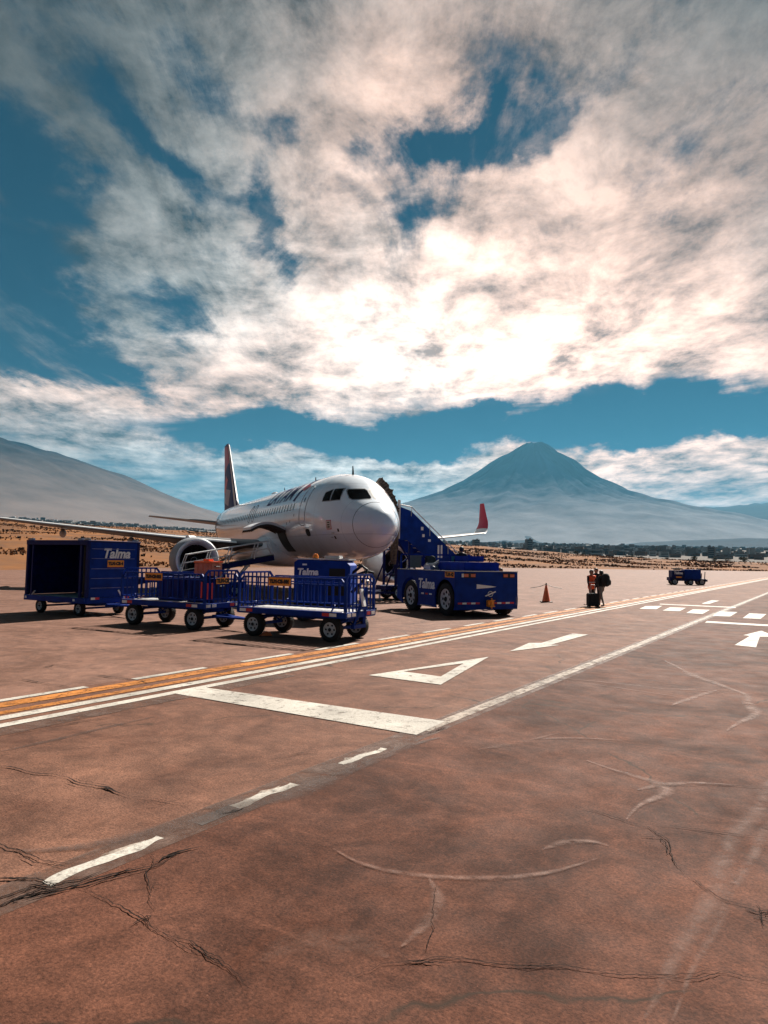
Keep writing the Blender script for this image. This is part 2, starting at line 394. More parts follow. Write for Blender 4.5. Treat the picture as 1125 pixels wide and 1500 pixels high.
def surf_mat(name, c1, c2, c3, spec=.35, rough=.7, scrape=0, streak=(1, 1)):
    """weathered paving: blotches of c1/c2, drag streaks and grit; c3 = old dark repairs"""
    m = bpy.data.materials.new(name); m.use_nodes = True; nt = m.node_tree; N = nt.nodes; L = nt.links; b = N['Principled BSDF']
    b.inputs['Specular IOR Level'].default_value = spec
    tc = N.new('ShaderNodeTexCoord')
    mp = N.new('ShaderNodeMapping'); mp.inputs['Rotation'].default_value = (0, 0, ANG); L.new(tc.outputs['Object'], mp.inputs['Vector'])
    def noi(s, d=8, r=.6, dist=0, vec=None):
        n = N.new('ShaderNodeTexNoise'); n.inputs['Scale'].default_value = s; n.inputs['Detail'].default_value = d; n.inputs['Roughness'].default_value = r
        n.inputs['Distortion'].default_value = dist; L.new(vec or mp.outputs[0], n.inputs['Vector']); return n.outputs['Fac']
    def ramp(v, a, b_, ca=(0, 0, 0, 1), cb=(1, 1, 1, 1)):
        c = N.new('ShaderNodeValToRGB'); c.color_ramp.elements[0].position = a; c.color_ramp.elements[1].position = b_
        c.color_ramp.elements[0].color = ca; c.color_ramp.elements[1].color = cb; L.new(v, c.inputs['Fac']); return c.outputs['Color']
    def mix(f, a, bb, mode='MIX'):
        x = N.new('ShaderNodeMix'); x.data_type = 'RGBA'; x.blend_type = mode
        for k, v in (('Factor', f), ('A', a), ('B', bb)):
            if isinstance(v, (tuple, float, int)): x.inputs[k].default_value = v
            else: L.new(v, x.inputs[k])
        return x.outputs['Result']
    st = N.new('ShaderNodeMapping'); st.inputs['Scale'].default_value = (1.0, .16, 1); L.new(mp.outputs[0], st.inputs['Vector'])
    big = ramp(noi(.45, 11, .72, .8), .40, .62)
    col = mix(big, (*c1, 1), (*c2, 1))
    mid = ramp(noi(1.1, 10, .72, 1.2), .45, .7)
    ml = N.new('ShaderNodeMath'); ml.operation = 'MULTIPLY'; ml.inputs[1].default_value = .55; L.new(mid, ml.inputs[0])
    col = mix(ml.outputs[0], col, (*[min(1, x*1.28) for x in c2], 1))
    stv = ramp(noi(1.2, 9, .7, .4, st.outputs[0]), .5, .72)
    m2 = N.new('ShaderNodeMath'); m2.operation = 'MULTIPLY'; m2.inputs[1].default_value = .28; L.new(stv, m2.inputs[0])
    col = mix(m2.outputs[0], col, (*c3, 1))
    # pale scrapes dragged across
    sx = N.new('ShaderNodeMapping'); sx.inputs['Scale'].default_value = (.22, 1.6, 1); sx.inputs['Rotation'].default_value = (0, 0, .35); L.new(mp.outputs[0], sx.inputs['Vector'])
    sv = ramp(noi(1.5, 10, .75, .6, sx.outputs[0]), .56, .70)
    m3 = N.new('ShaderNodeMath'); m3.operation = 'MULTIPLY'; m3.inputs[1].default_value = scrape; L.new(sv, m3.inputs[0])
    col = mix(m3.outputs[0], col, (*[min(1, x*1.5) for x in c2], 1))
    oil = ramp(noi(.55, 9, .7, 1.5), .58, .74, (1, 1, 1, 1), (.50, .47, .45, 1)); col = mix(1.0, col, oil, 'MULTIPLY')
    lig = ramp(noi(2.6, 9, .75, .8), .40, .66, (.78, .78, .78, 1), (1.28, 1.25, 1.22, 1)); col = mix(1.0, col, lig, 'MULTIPLY')
    # aggregate grit
    gn = noi(70, 3, .7); gr = ramp(gn, .32, .70, (.52, .52, .52, 1), (1.52, 1.48, 1.44, 1))
    col = mix(1.0, col, gr, 'MULTIPLY')
    vo = N.new('ShaderNodeTexVoronoi'); vo.inputs['Scale'].default_value = 26; L.new(mp.outputs[0], vo.inputs['Vector'])
    sp = ramp(vo.outputs['Distance'], .05, .16, (1, 1, 1, 1), (0, 0, 0, 1))
    pick = ramp(noi(9, 2, .5), .58, .62)
    m4 = N.new('ShaderNodeMath'); m4.operation = 'MULTIPLY'; L.new(sp, m4.inputs[0]); L.new(pick, m4.inputs[1])
    m5 = N.new('ShaderNodeMath'); m5.operation = 'MULTIPLY'; m5.inputs[1].default_value = .5; L.new(m4.outputs[0], m5.inputs[0])
    col = mix(m5.outputs[0], col, (*[min(1, x*2.0) for x in c2], 1))
    # hairline cracks
    wv = N.new('ShaderNodeTexVoronoi'); wv.feature = 'DISTANCE_TO_EDGE'; wv.inputs['Scale'].default_value = .16
    dn = N.new('ShaderNodeTexNoise'); dn.inputs['Scale'].default_value = 1.2; dn.inputs['Detail'].default_value = 6; L.new(mp.outputs[0], dn.inputs['Vector'])
    va = N.new('ShaderNodeVectorMath'); va.operation = 'MULTIPLY_ADD'; L.new(dn.outputs['Color'], va.inputs[0]); va.inputs[1].default_value = (.9, .9, 0); L.new(mp.outputs[0], va.inputs[2])
    L.new(va.outputs[0], wv.inputs['Vector'])
    ck = ramp(wv.outputs['Distance'], .0003, .0009, (1, 1, 1, 1), (0, 0, 0, 1))
    m6 = N.new('ShaderNodeMath'); m6.operation = 'MULTIPLY'; L.new(ck, m6.inputs[0]); L.new(ramp(noi(.8, 4), .45, .55), m6.inputs[1])
    col = mix(m6.outputs[0], col, (.03, .018, .012, 1))
    L.new(col, b.inputs['Base Color'])
    rr = N.new('ShaderNodeMapRange'); rr.inputs['To Min'].default_value = rough-.12; rr.inputs['To Max'].default_value = rough+.15; L.new(noi(2.2, 6), rr.inputs['Value']); L.new(rr.outputs['Result'], b.inputs['Roughness'])
    bp = N.new('ShaderNodeBump'); bp.inputs['Strength'].default_value = .5; bp.inputs['Distance'].default_value = .008
    hs = N.new('ShaderNodeMath'); hs.operation = 'ADD'; L.new(gn, hs.inputs[0]); L.new(noi(12, 5), hs.inputs[1])
    L.new(hs.outputs[0], bp.inputs['Height']); L.new(bp.outputs['Normal'], b.inputs['Normal'])
    return m
M['apron'] = surf_mat('apron_concrete', (.10, .050, .034), (.165, .090, .066), (.058, .028, .019), spec=.12, rough=.78, scrape=.3)
M['road'] = surf_mat('road_asphalt', (.075, .033, .021), (.14, .069, .046), (.045, .020, .013), spec=.10, rough=.8, scrape=.2)
M['road2'] = surf_mat('lane_asphalt', (.036, .0125, .0065), (.098, .041, .026), (.024, .0085, .0045), spec=.08, rough=.8, scrape=.5)  # worn asphalt, blotch contrast widened to paint in sunlit patches

def sheet(name, pts, z, m, kind='structure'):
    bm = bmesh.new(); vs = [bm.verts.new((p[0], p[1], z)) for p in pts]; f = bm.faces.new(vs)
    if f.normal.z < 0 or True:
        f.normal_update()
        if f.normal.z < 0: f.normal_flip()
    me = bpy.data.meshes.new(name); bm.to_mesh(me); bm.free(); me.materials.append(m)
    o = bpy.data.objects.new(name, me); link(o); o['kind'] = kind; return o
ap = []
for dgr in range(-178, 181, 4):
    a = R(dgr); e = edge_r(a)-1.5 - .8*math.sin(dgr*1.7); ap.append((math.sin(a)*e, math.cos(a)*e))
sheet('apron', ap, 0.0, M['apron'])
sheet('service_road', [P(-40, -9.3), P(240, -9.3), P(240, 14), P(-40, 14)], .0035, M['road'])
sheet('outer_lane', [P(-40, -3.95), P(238, -3.95), P(238, 13.5), P(-40, 13.5)], .0065, M['road2'])

def paint_mat(name, col, wear=.5, lo=.42, hi=.56, scale=5, rough=.65, amp=1, feather=0):
    m = bpy.data.materials.new(name); m.use_nodes = True; nt = m.node_tree; N = nt.nodes; L = nt.links; b = N['Principled BSDF']
    b.inputs['Roughness'].default_value = rough; b.inputs['Specular IOR Level'].default_value = .12
    tc = N.new('ShaderNodeTexCoord')
    n = N.new('ShaderNodeTexNoise'); n.inputs['Scale'].default_value = scale; n.inputs['Detail'].default_value = 10; n.inputs['Roughness'].default_value = .75; n.inputs['Distortion'].default_value = .5
    L.new(tc.outputs['Object'], n.inputs['Vector'])
    n2 = N.new('ShaderNodeTexNoise'); n2.inputs['Scale'].default_value = 1.3; n2.inputs['Detail'].default_value = 6; L.new(tc.outputs['Object'], n2.inputs['Vector'])
    c = N.new('ShaderNodeValToRGB'); c.color_ramp.elements[0].position = .3; c.color_ramp.elements[1].position = .7
    c.color_ramp.elements[0].color = (*[x*.62 for x in col], 1); c.color_ramp.elements[1].color = (*[min(1, x*1.1) for x in col], 1)
    L.new(n2.outputs['Fac'], c.inputs['Fac'])
    g = N.new('ShaderNodeTexNoise'); g.inputs['Scale'].default_value = 60; g.inputs['Detail'].default_value = 2; L.new(tc.outputs['Object'], g.inputs['Vector'])
    gm = N.new('ShaderNodeMapRange'); gm.inputs['From Min'].default_value = .3; gm.inputs['From Max'].default_value = .7; gm.inputs['To Min'].default_value = .75; gm.inputs['To Max'].default_value = 1.2
    L.new(g.outputs['Fac'], gm.inputs['Value'])
    mu = N.new('ShaderNodeVectorMath'); mu.operation = 'SCALE'; L.new(c.outputs['Color'], mu.inputs[0]); L.new(gm.outputs['Result'], mu.inputs['Scale'])
    L.new(mu.outputs[0], b.inputs['Base Color'])
    r = N.new('ShaderNodeMapRange'); r.inputs['From Min'].default_value = lo; r.inputs['From Max'].default_value = hi; r.inputs['To Min'].default_value = 1-wear; r.inputs['To Max'].default_value = amp
    L.new(n.outputs['Fac'], r.inputs['Value'])
    if feather:
        at = N.new('ShaderNodeAttribute'); at.attribute_name = 'mid'; q = N.new('ShaderNodeMapRange'); q.interpolation_type = 'SMOOTHSTEP'; q.inputs['From Max'].default_value = feather
        L.new(at.outputs['Fac'], q.inputs['Value']); mm = N.new('ShaderNodeMath'); mm.operation = 'MULTIPLY'; L.new(q.outputs['Result'], mm.inputs[0]); L.new(r.outputs['Result'], mm.inputs[1]); L.new(mm.outputs[0], b.inputs['Alpha'])
    else: L.new(r.outputs['Result'], b.inputs['Alpha'])
    return m
M['pw'] = paint_mat('road_paint_white', (.42, .385, .335), .8, .33, .47, 7)
M['pw_old'] = paint_mat('road_paint_faded', (.50, .42, .36), .95, .38, .56)
M['pw_edge'] = paint_mat('edge_paint_faded', (.31, .255, .21), .95, .36, .54, 6)
M['py'] = paint_mat('road_paint_orange', (.40, .15, .032), .85, .36, .52, 7)
M['tar'] = paint_mat('tar_crack', (.014, .008, .006), .85, .30, .42, 24, rough=.95)
M['tar_thin'] = paint_mat('thin_crack', (.03, .018, .013), 1, .42, .5, 14)
M['grey_seal'] = paint_mat('grey_sealant', (.11, .066, .05), .9, .36, .62, 4)
M['grey_soft'] = paint_mat('grey_sealant_smear', (.10, .064, .052), .9, .36, .66, 4, amp=.8, feather=.8)
M['blue_seal'] = paint_mat('old_grey_tape', (.10, .085, .078), .9, .3, .5, 4)
M['scuff'] = paint_mat('pale_tyre_scuff', (.21, .115, .085), 1, .36, .70, 7, amp=.75, feather=.9)
M['scuff_w'] = paint_mat('pale_wide_scuff', (.17, .088, .062), 1, .36, .75, 4, amp=.55, feather=1)

def strip(name, s0, s1, n0, n1, z, m):
    return sheet(name, [P(s0, n0), P(s1, n0), P(s1, n1), P(s0, n1)], z, m)
def ribbon(name, pts, w, z, m, jit=.3, seg=.06, taper=True, pix=True, fq=None):
    fq = fq or (.35 if w < .06 else .09)
    q = [gp(*p) for p in pts] if pix else [Vector(p) for p in pts]
    # catmull-rom resample
    out = []
    for i in range(len(q)-1):
        p0, p1, p2, p3 = q[max(i-1, 0)], q[i], q[i+1], q[min(i+2, len(q)-1)]
        k = max(2, int((p2-p1).length/seg))
        for j in range(k):
            t = j/k
            out.append(.5*((2*p1) + (p2-p0)*t + (2*p0-5*p1+4*p2-p3)*t*t + (3*p1-p0-3*p2+p3)*t**3))
    out.append(q[-1])
    bm = bmesh.new(); lay = bm.verts.layers.float.new('mid'); prev = None; n = len(out); sd_ = random.random()*100
    for i, p in enumerate(out):
        d = (out[min(i+1, n-1)] - out[max(i-1, 0)]); d.z = 0; d.normalize(); s = Vector((-d.y, d.x, 0))
        ww = w * (1 + jit*noise.noise(Vector((i*fq, sd_, 0)))*2)
        if taper: ww *= min(1, .15 + 3*min(i, n-1-i)/n)
        c = p + s*(noise.noise(Vector((i*fq*.6, sd_+9, 0)))*w*jit*1.6)
        a, b = bm.verts.new((c.x+s.x*ww/2, c.y+s.y*ww/2, z)), bm.verts.new((c.x-s.x*ww/2, c.y-s.y*ww/2, z))
        cc = bm.verts.new((c.x, c.y, z)); cc[lay] = 1.0
        if prev: bm.faces.new([prev[0], prev[2], cc, a]); bm.faces.new([prev[2], prev[1], b, cc])
        prev = (a, b, cc)
    bmesh.ops.recalc_face_normals(bm, faces=bm.faces)
    me = bpy.data.meshes.new(name); bm.to_mesh(me); bm.free(); me.materials.append(m)
    o = bpy.data.objects.new(name, me); link(o); o['kind'] = 'structure'
    return o

Z1, Z2, Z3, Z4, Z5 = .0085, .0105, .0125, .0145, .0165
# long lines beside the apron
strip('road_line', -20, 200, -7.96, -7.79, Z2, M['pw'])
strip('road_line', -20, 200, -8.32, -8.13, Z2, M['pw'])
strip('orange_line', -20, 200, -8.57, -8.41, Z2, M['py'])
strip('orange_line', -20, 200, -9.06, -8.78, Z2, M['py'])
for k in range(70):
    s = 2.6 + k*2.3; strip('dashed_line', s + .1*math.sin(k*3), s + 1.45, -9.27, -9.13, Z2, M['pw'])
strip('sealed_joint', -20, 9, -7.77, -7.45, Z1, M['grey_seal'])
ribbon('sealed_joint', [(0, 1102), (60, 1088), (130, 1072), (225, 1050)], .16, Z1, M['grey_soft'], .3)
# lane edge: grey underlay, worn paint on top
strip('lane_edge_band', -20, 200, -4.12, -3.78, Z1, M['grey_seal'])
strip('lane_edge_line', 7.05, 200, -4.04, -3.88, Z2, M['pw_edge'])
for s0, s1 in ((1.0, 1.6), (2.5, 3.34), (4.05, 4.75), (5.45, 6.15)):
    ribbon('lane_edge_line', [P(s0, -3.93), P(s0+.3, -3.94), P(s1-.25, -3.92), P(s1, -3.925)], .085, Z2, M['pw'], .30, .03, taper=False, pix=False, fq=.22)
    ribbon('lane_edge_line', [P(s0+.12, -3.975), P(s0+.4, -3.97), P(s1-.1, -3.975)], .05, Z2-.0005, M['pw_edge'], .9, .03, pix=False, fq=.3)
strip('lane_edge_line', 3.65, 4.05, -4.0, -3.86, Z2, M['blue_seal'])
ribbon('lane_edge_band', [(640, 1080), (560, 1110), (480, 1140), (380, 1178), (300, 1205), (200, 1225), (80, 1245), (0, 1252)], .28, Z3, M['grey_soft'], .4)

def poly_px(name, pts, z, m): return sheet(name, [gp(*p) for p in pts], z, m)
poly_px('give_way_bar', [(250, 1016), (302, 1008.5), (652, 1058), (610, 1078)], Z3, M['pw'])
def ring_px(name, outer, inner, z, m):
    bm = bmesh.new(); o = [bm.verts.new(gp(*p) + Vector((0, 0, z))) for p in outer]; i = [bm.verts.new(gp(*p) + Vector((0, 0, z))) for p in inner]; n = len(o)
    for k in range(n): bm.faces.new([o[k], o[(k+1) % n], i[(k+1) % n], i[k]])
    bmesh.ops.recalc_face_normals(bm, faces=bm.faces)
    me = bpy.data.meshes.new(name); bm.to_mesh(me); bm.free(); me.materials.append(m); ob = bpy.data.objects.new(name, me); link(ob); ob['kind'] = 'structure'
ring_px('give_way_triangle', [(540, 990), (716, 963), (645.6, 1004)], [(591, 984.5), (679, 972.5), (645.6, 992)], Z3, M['pw'])
poly_px('painted_arrow', [(746, 955), (775, 942.4), (793, 942.5), (839, 928.6), (861.6, 930.2), (807, 945), (820, 945.6)], Z3, M['pw'])
poly_px('painted_arrow', [(1115.2, 924.5), (1088.6, 931), (1098.5, 932.3), (1076, 945.6), (1107.6, 948.9), (1113, 933.2), (1141, 934)], Z3, M['pw'])
poly_px('painted_arrow', [(1028, 884.2), (1036.8, 881.4), (1043, 879.6), (1054, 880.3), (1047.7, 882), (1040, 884.6), (1030, 885)], Z3, M['pw'])
def c2(x, y): return (880 + x/4.592, 840 + y/4.592)
for q in ([(260, 240), (300, 222), (415, 220), (375, 243)], [(415, 252), (465, 230), (575, 233), (530, 257)], [(575, 268), (620, 243), (735, 247), (685, 275)],
          [(750, 288), (800, 257), (920, 262), (870, 292)], [(955, 303), (1000, 270), (1115, 276), (1075, 308)], [(1175, 322), (1215, 286), (1340, 294), (1305, 330)]):
    poly_px('crosswalk_bar', [c2(*p) for p in q], Z4, M['pw'])
poly_px('stop_line', [c2(400, 205), c2(395, 210), c2(905, 234), c2(912, 228)], Z3, M['pw'])
poly_px('stop_line', [c2(715, 322), c2(700, 333), c2(1240, 364), c2(1240, 353)], Z3, M['pw'])

# cracks, repairs and tyre marks
def crack(pts, w, strands=3, z=Z5, seed=0):
    rd = random.Random(seed*7+3); q = [gp(*p) for p in pts]; bm = bmesh.new(); tot = sum((b-a).length for a, b in zip(q, q[1:]))
    for st in range(strands):
        t0, t1 = (0, 1) if st == 0 else sorted((rd.uniform(0, .8), rd.uniform(.2, 1)))
        off = 0 if st == 0 else rd.uniform(-w, w); n = max(6, int(tot*(t1-t0)/.022)); prev = None; wob = 0
        for i in range(n+1):
            t = (t0 + (t1-t0)*i/n)*tot; j = 0; d = t
            while j < len(q)-2 and d > (q[j+1]-q[j]).length: d -= (q[j+1]-q[j]).length; j += 1
            a, b = q[j], q[j+1]; dr = (b-a).normalized(); sd_ = Vector((-dr.y, dr.x, 0)); wob = wob*.88 + rd.uniform(-1, 1)*.008
            c = a + dr*min(d, (b-a).length) + sd_*(off + wob + noise.noise(Vector((t*2.5, seed, st)))*.05)
            env = min(1, 4*min(i, n-i)/n + .15); pat = max(0.0, noise.noise(Vector((t*3.1, seed+5, st)))*1.4+.45)
            ww = env*(.0030 + (w*.42)*pat*rd.uniform(.5, 1.0)*(1 if st == 0 else .5))
            ww *= min(2.0, .5 + c.length*.12)
            u, v = bm.verts.new((c.x+sd_.x*ww/2, c.y+sd_.y*ww/2, z)), bm.verts.new((c.x-sd_.x*ww/2, c.y-sd_.y*ww/2, z))
            if prev and not (st and pat == 0): bm.faces.new([prev[0], prev[1], v, u])
            prev = (u, v)
    bmesh.ops.recalc_face_normals(bm, faces=bm.faces)
    me = bpy.data.meshes.new('crack'); bm.to_mesh(me); bm.free(); me.materials.append(M['tar']); o = bpy.data.objects.new('crack', me); link(o); o['kind'] = 'structure'
for k, (pts, w, st) in enumerate([
    ([(-10, 1123), (40, 1133), (80, 1137), (120, 1150), (160, 1160), (195, 1170)], .055, 4),
    ([(195, 1170), (240, 1178), (280, 1180)], .01, 2),
    ([(490, 1448), (560, 1418), (640, 1408), (700, 1412), (760, 1417), (830, 1421), (900, 1432), (1000, 1436), (1060, 1430), (1125, 1440), (1180, 1446)], .010, 3),
    ([(590, 1413), (620, 1409), (655, 1411)], .03, 5), ([(760, 1417), (790, 1416), (822, 1420)], .03, 5),
    ([(-30, 1350), (20, 1324), (60, 1312), (120, 1298), (180, 1282), (240, 1264)], .09, 7),
    ([(-30, 1340), (20, 1318), (60, 1304), (105, 1296)], .06, 6),
    ([(-20, 1238), (30, 1252), (60, 1262), (110, 1272)], .03, 4), ([(-20, 1290), (50, 1293), (90, 1303), (110, 1297)], .05, 4),
    ([(115, 1300), (180, 1335), (240, 1370), (290, 1395), (350, 1430), (380, 1460)], .014, 3),
    ([(190, 1360), (215, 1345), (222, 1350)], .02, 3), ([(275, 1380), (300, 1398), (330, 1415)], .012, 3), ([(230, 1340), (218, 1290), (222, 1250)], .008, 2),
    ([(225, 1268), (255, 1255), (300, 1243)], .04, 4), ([(930, 1150), (985, 1152), (1050, 1152), (1140, 1155)], .006, 2),
    ([(945, 1208), (1000, 1216), (1060, 1224), (1140, 1231)], .006, 2), ([(945, 1212), (970, 1232), (985, 1262), (1005, 1284)], .012, 4), ([(935, 1228), (975, 1230)], .012, 3),
    ([(0, 1083), (60, 1068), (95, 1062), (200, 1046)], .012, 3), ([(95, 1063), (118, 1060)], .03, 3),
    ([(140, 990), (174, 994.5), (199, 998), (217, 1002.5)], .03, 3), ([(0, 999), (30, 996), (60, 1001), (110, 1008)], .02, 3), ([(60, 980), (80, 975), (100, 977)], .03, 3),
    ([(1090, 1332), (1110, 1340), (1140, 1336)], .02, 4), ([(1097, 1345), (1120, 1352), (1140, 1366)], .02, 4), ([(1105, 1325), (1112, 1360)], .015, 3),
    ([(605, 1082), (630, 1076), (655, 1066)], .02, 4), ([(470, 1102), (440, 1105), (380, 1120)], .006, 2), ([(320, 1195), (350, 1190), (360, 1185)], .03, 3),
    ([(830, 1178), (900, 1200), (950, 1215)], .005, 2), ([(610, 1408), (632, 1360), (640, 1300)], .005, 1), ([(1005, 1284), (1060, 1320), (1125, 1340)], .006, 2)]):
    crack(pts, w, st, seed=k)
for pts, w, m in [
    ([(488, 1246), (520, 1265), (560, 1278), (620, 1287), (690, 1289), (750, 1287), (810, 1278), (875, 1260)], .085, 'scuff'),
    ([(630, 1290), (637, 1318), (622, 1345), (600, 1368), (580, 1388)], .12, 'scuff'),
    ([(795, 1248), (830, 1236), (870, 1236), (892, 1242)], .12, 'scuff'),
    ([(858, 1116), (900, 1130), (940, 1142), (968, 1152), (975, 1165), (945, 1183), (922, 1204)], .14, 'scuff'),
    ([(935, 1160), (975, 1152), (1020, 1148), (1080, 1150)], .11, 'scuff'),
    ([(975, 968), (1000, 985), (1040, 1000), (1070, 1010), (1092, 1020), (1103, 1038), (1095, 1055), (1070, 1073)], .2, 'scuff'),
    ([(1050, 1012), (1020, 1020), (985, 1035)], .15, 'scuff'),
    ([(780, 1083), (850, 1082), (910, 1086)], .08, 'scuff'), ([(700, 1100), (760, 1090), (820, 1076)], .12, 'scuff_w'),
    ([(960, 1010), (1010, 1012), (1100, 1018)], .06, 'scuff'), ([(820, 998), (900, 1008), (1030, 1028)], .06, 'scuff'), ([(790, 992), (880, 1000), (990, 1012)], .06, 'scuff'),
    ([(1150, 1120), (1100, 1210), (1050, 1290), (1000, 1390), (950, 1500)], .2, 'scuff_w'), ([(1180, 1150), (1120, 1230), (1070, 1310), (1020, 1410), (985, 1500)], .1, 'scuff_w'),
    ([(835, 985), (850, 972), (875, 960), (890, 952)], .08, 'scuff_w'),
    ([(380, 1410), (440, 1385), (510, 1390), (560, 1412)], .28, 'scuff_w')]:
    ribbon('tyre_mark', pts, w, Z4, M[m], .35, .05)

# ------------------------------------------------------------------ mountains
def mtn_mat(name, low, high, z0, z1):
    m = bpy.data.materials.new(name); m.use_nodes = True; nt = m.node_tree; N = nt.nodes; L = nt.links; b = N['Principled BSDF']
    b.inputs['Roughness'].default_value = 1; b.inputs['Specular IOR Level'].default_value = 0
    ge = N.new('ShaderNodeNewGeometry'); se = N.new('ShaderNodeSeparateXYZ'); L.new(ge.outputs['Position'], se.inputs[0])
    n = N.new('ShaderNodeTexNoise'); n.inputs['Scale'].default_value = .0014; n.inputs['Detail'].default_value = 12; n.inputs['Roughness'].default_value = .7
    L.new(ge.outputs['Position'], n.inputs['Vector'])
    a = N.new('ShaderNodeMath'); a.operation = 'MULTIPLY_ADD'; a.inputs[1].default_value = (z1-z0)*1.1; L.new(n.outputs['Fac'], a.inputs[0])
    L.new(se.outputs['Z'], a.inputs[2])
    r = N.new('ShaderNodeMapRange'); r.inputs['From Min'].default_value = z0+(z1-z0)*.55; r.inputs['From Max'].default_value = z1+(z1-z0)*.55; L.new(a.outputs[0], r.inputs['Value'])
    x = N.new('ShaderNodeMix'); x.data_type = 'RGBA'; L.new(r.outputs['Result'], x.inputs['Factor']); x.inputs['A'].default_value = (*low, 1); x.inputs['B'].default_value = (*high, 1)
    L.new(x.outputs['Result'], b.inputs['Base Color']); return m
def mountain(name, pxc, dist, prof, rmax, m, n_az=200, n_r=110, gully=.06, label=None, seed=0, ybase=0, notch=False):
    """height field round a summit: prof = (radius in pixels, height in pixels above the horizon)"""
    a0 = azel(pxc, 700)[0]; c = Vector((math.sin(a0)*dist, math.cos(a0)*dist, 0)); k = dist*math.cos(a0)/F
    rs = np.array([p[0] for p in prof])*k; hs = np.array([p[1] for p in prof])*k
    bm = bmesh.new(); cols = []
    for i in range(n_az):
        t = 2*PI*i/n_az; col = []
        for j in range(n_r):
            r = rmax*k*(j/(n_r-1))**1.25
            px_, py_ = c.x+math.cos(t)*r, c.y+math.sin(t)*r
            h = float(np.interp(r, rs, hs))
            w = noise.noise(Vector((math.cos(t)*2.2, math.sin(t)*2.2, r/rmax/k*2+seed)))
            g = abs(noise.noise(Vector((math.cos(t)*7+w, math.sin(t)*7+w, r/rmax/k*1.6+seed+4)))) + .5*abs(noise.noise(Vector((math.cos(t)*19+w, math.sin(t)*19, r/rmax/k*4+seed))))
            f = min(1, r/(rs[1]*2+1))
            h = h*(1 - gully*g*f*2.0) + w*f*h*.05
            h += noise.noise(Vector((px_/500, py_/500, seed)))*h*.03
            if notch: h -= max(0, 1-r/(14*k))*5*k*(.5+.5*math.cos(t-2.2))
            col.append(bm.verts.new((px_, py_, h + CH - 12)))
        cols.append(col)
    for i in range(n_az):
        A, B = cols[i], cols[(i+1) % n_az]
        for j in range(n_r-1):
            bm.faces.new([A[j], A[j+1], B[j+1], B[j]])
    bmesh.ops.remove_doubles(bm, verts=[c_[0] for c_ in cols], dist=.01)
    bmesh.ops.recalc_face_normals(bm, faces=bm.faces)
    me = bpy.data.meshes.new(name); bm.to_mesh(me); bm.free(); me.materials.append(m)
    for f in me.polygons: f.use_smooth = True
    o = bpy.data.objects.new(name, me); link(o); o['kind'] = 'structure'
    if label: o['label'] = label
    return o
mm1 = mtn_mat('volcano_rock_painted_haze', (.24, .24, .255), (.001, .006, .016), 0, 1800)  # low colour: pale sandy foot, lightened further to paint in haze
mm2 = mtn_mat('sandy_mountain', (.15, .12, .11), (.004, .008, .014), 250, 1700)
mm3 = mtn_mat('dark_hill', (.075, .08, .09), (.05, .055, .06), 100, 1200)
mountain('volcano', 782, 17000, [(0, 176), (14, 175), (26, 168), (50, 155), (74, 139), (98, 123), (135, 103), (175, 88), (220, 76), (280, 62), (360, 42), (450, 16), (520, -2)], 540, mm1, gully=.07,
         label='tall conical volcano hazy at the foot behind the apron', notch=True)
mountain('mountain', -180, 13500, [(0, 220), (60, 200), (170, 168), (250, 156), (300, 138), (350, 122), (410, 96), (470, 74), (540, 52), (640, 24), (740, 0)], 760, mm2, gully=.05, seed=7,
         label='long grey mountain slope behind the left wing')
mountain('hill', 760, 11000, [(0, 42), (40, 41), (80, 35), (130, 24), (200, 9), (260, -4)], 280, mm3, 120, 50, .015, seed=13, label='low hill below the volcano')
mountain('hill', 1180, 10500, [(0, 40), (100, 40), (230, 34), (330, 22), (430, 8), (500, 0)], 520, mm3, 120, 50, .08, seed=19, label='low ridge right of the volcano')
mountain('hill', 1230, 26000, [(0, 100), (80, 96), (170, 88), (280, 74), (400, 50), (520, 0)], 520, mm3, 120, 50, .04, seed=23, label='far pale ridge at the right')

# haze: even air round everything
hz = MB(); hz.box((0, 15000, 0), (46000, 62000, 3150*2)); ho = hz.build('haze', [], None)
hm = bpy.data.materials.new('haze'); hm.use_nodes = True; N = hm.node_tree.nodes; L = hm.node_tree.links
for n in list(N): N.remove(n)
pv = N.new('ShaderNodeVolumePrincipled'); mo = N.new('ShaderNodeOutputMaterial'); L.new(pv.outputs[0], mo.inputs['Volume'])
pv.inputs['Color'].default_value = (.17, .53, .80, 1); pv.inputs['Density'].default_value = 1/60000.; pv.inputs['Anisotropy'].default_value = .2
ho.data.materials.append(hm); ho['kind'] = 'stuff'; ho['label'] = 'thin blue haze over the plain'
zmin = -14
for v in ho.data.vertices:
    if v.co.z < 0: v.co.z = -25
sc.cycles.volume_bounces = 0; sc.cycles.volume_step_rate = 4
sc.cycles.max_bounces = 5; sc.cycles.diffuse_bounces = 2; sc.cycles.glossy_bounces = 3; sc.cycles.transparent_max_bounces = 12
sc.cycles.use_denoising = True
#SPLIT
# ================================================================== airliner
TH = R(23.165)
NOSE = Vector((.0104, 28.39, 0))
plane = empty('airliner', NOSE, TH, 'white twin-engine passenger jet with indigo and red tail parked on the apron', 'airliner')
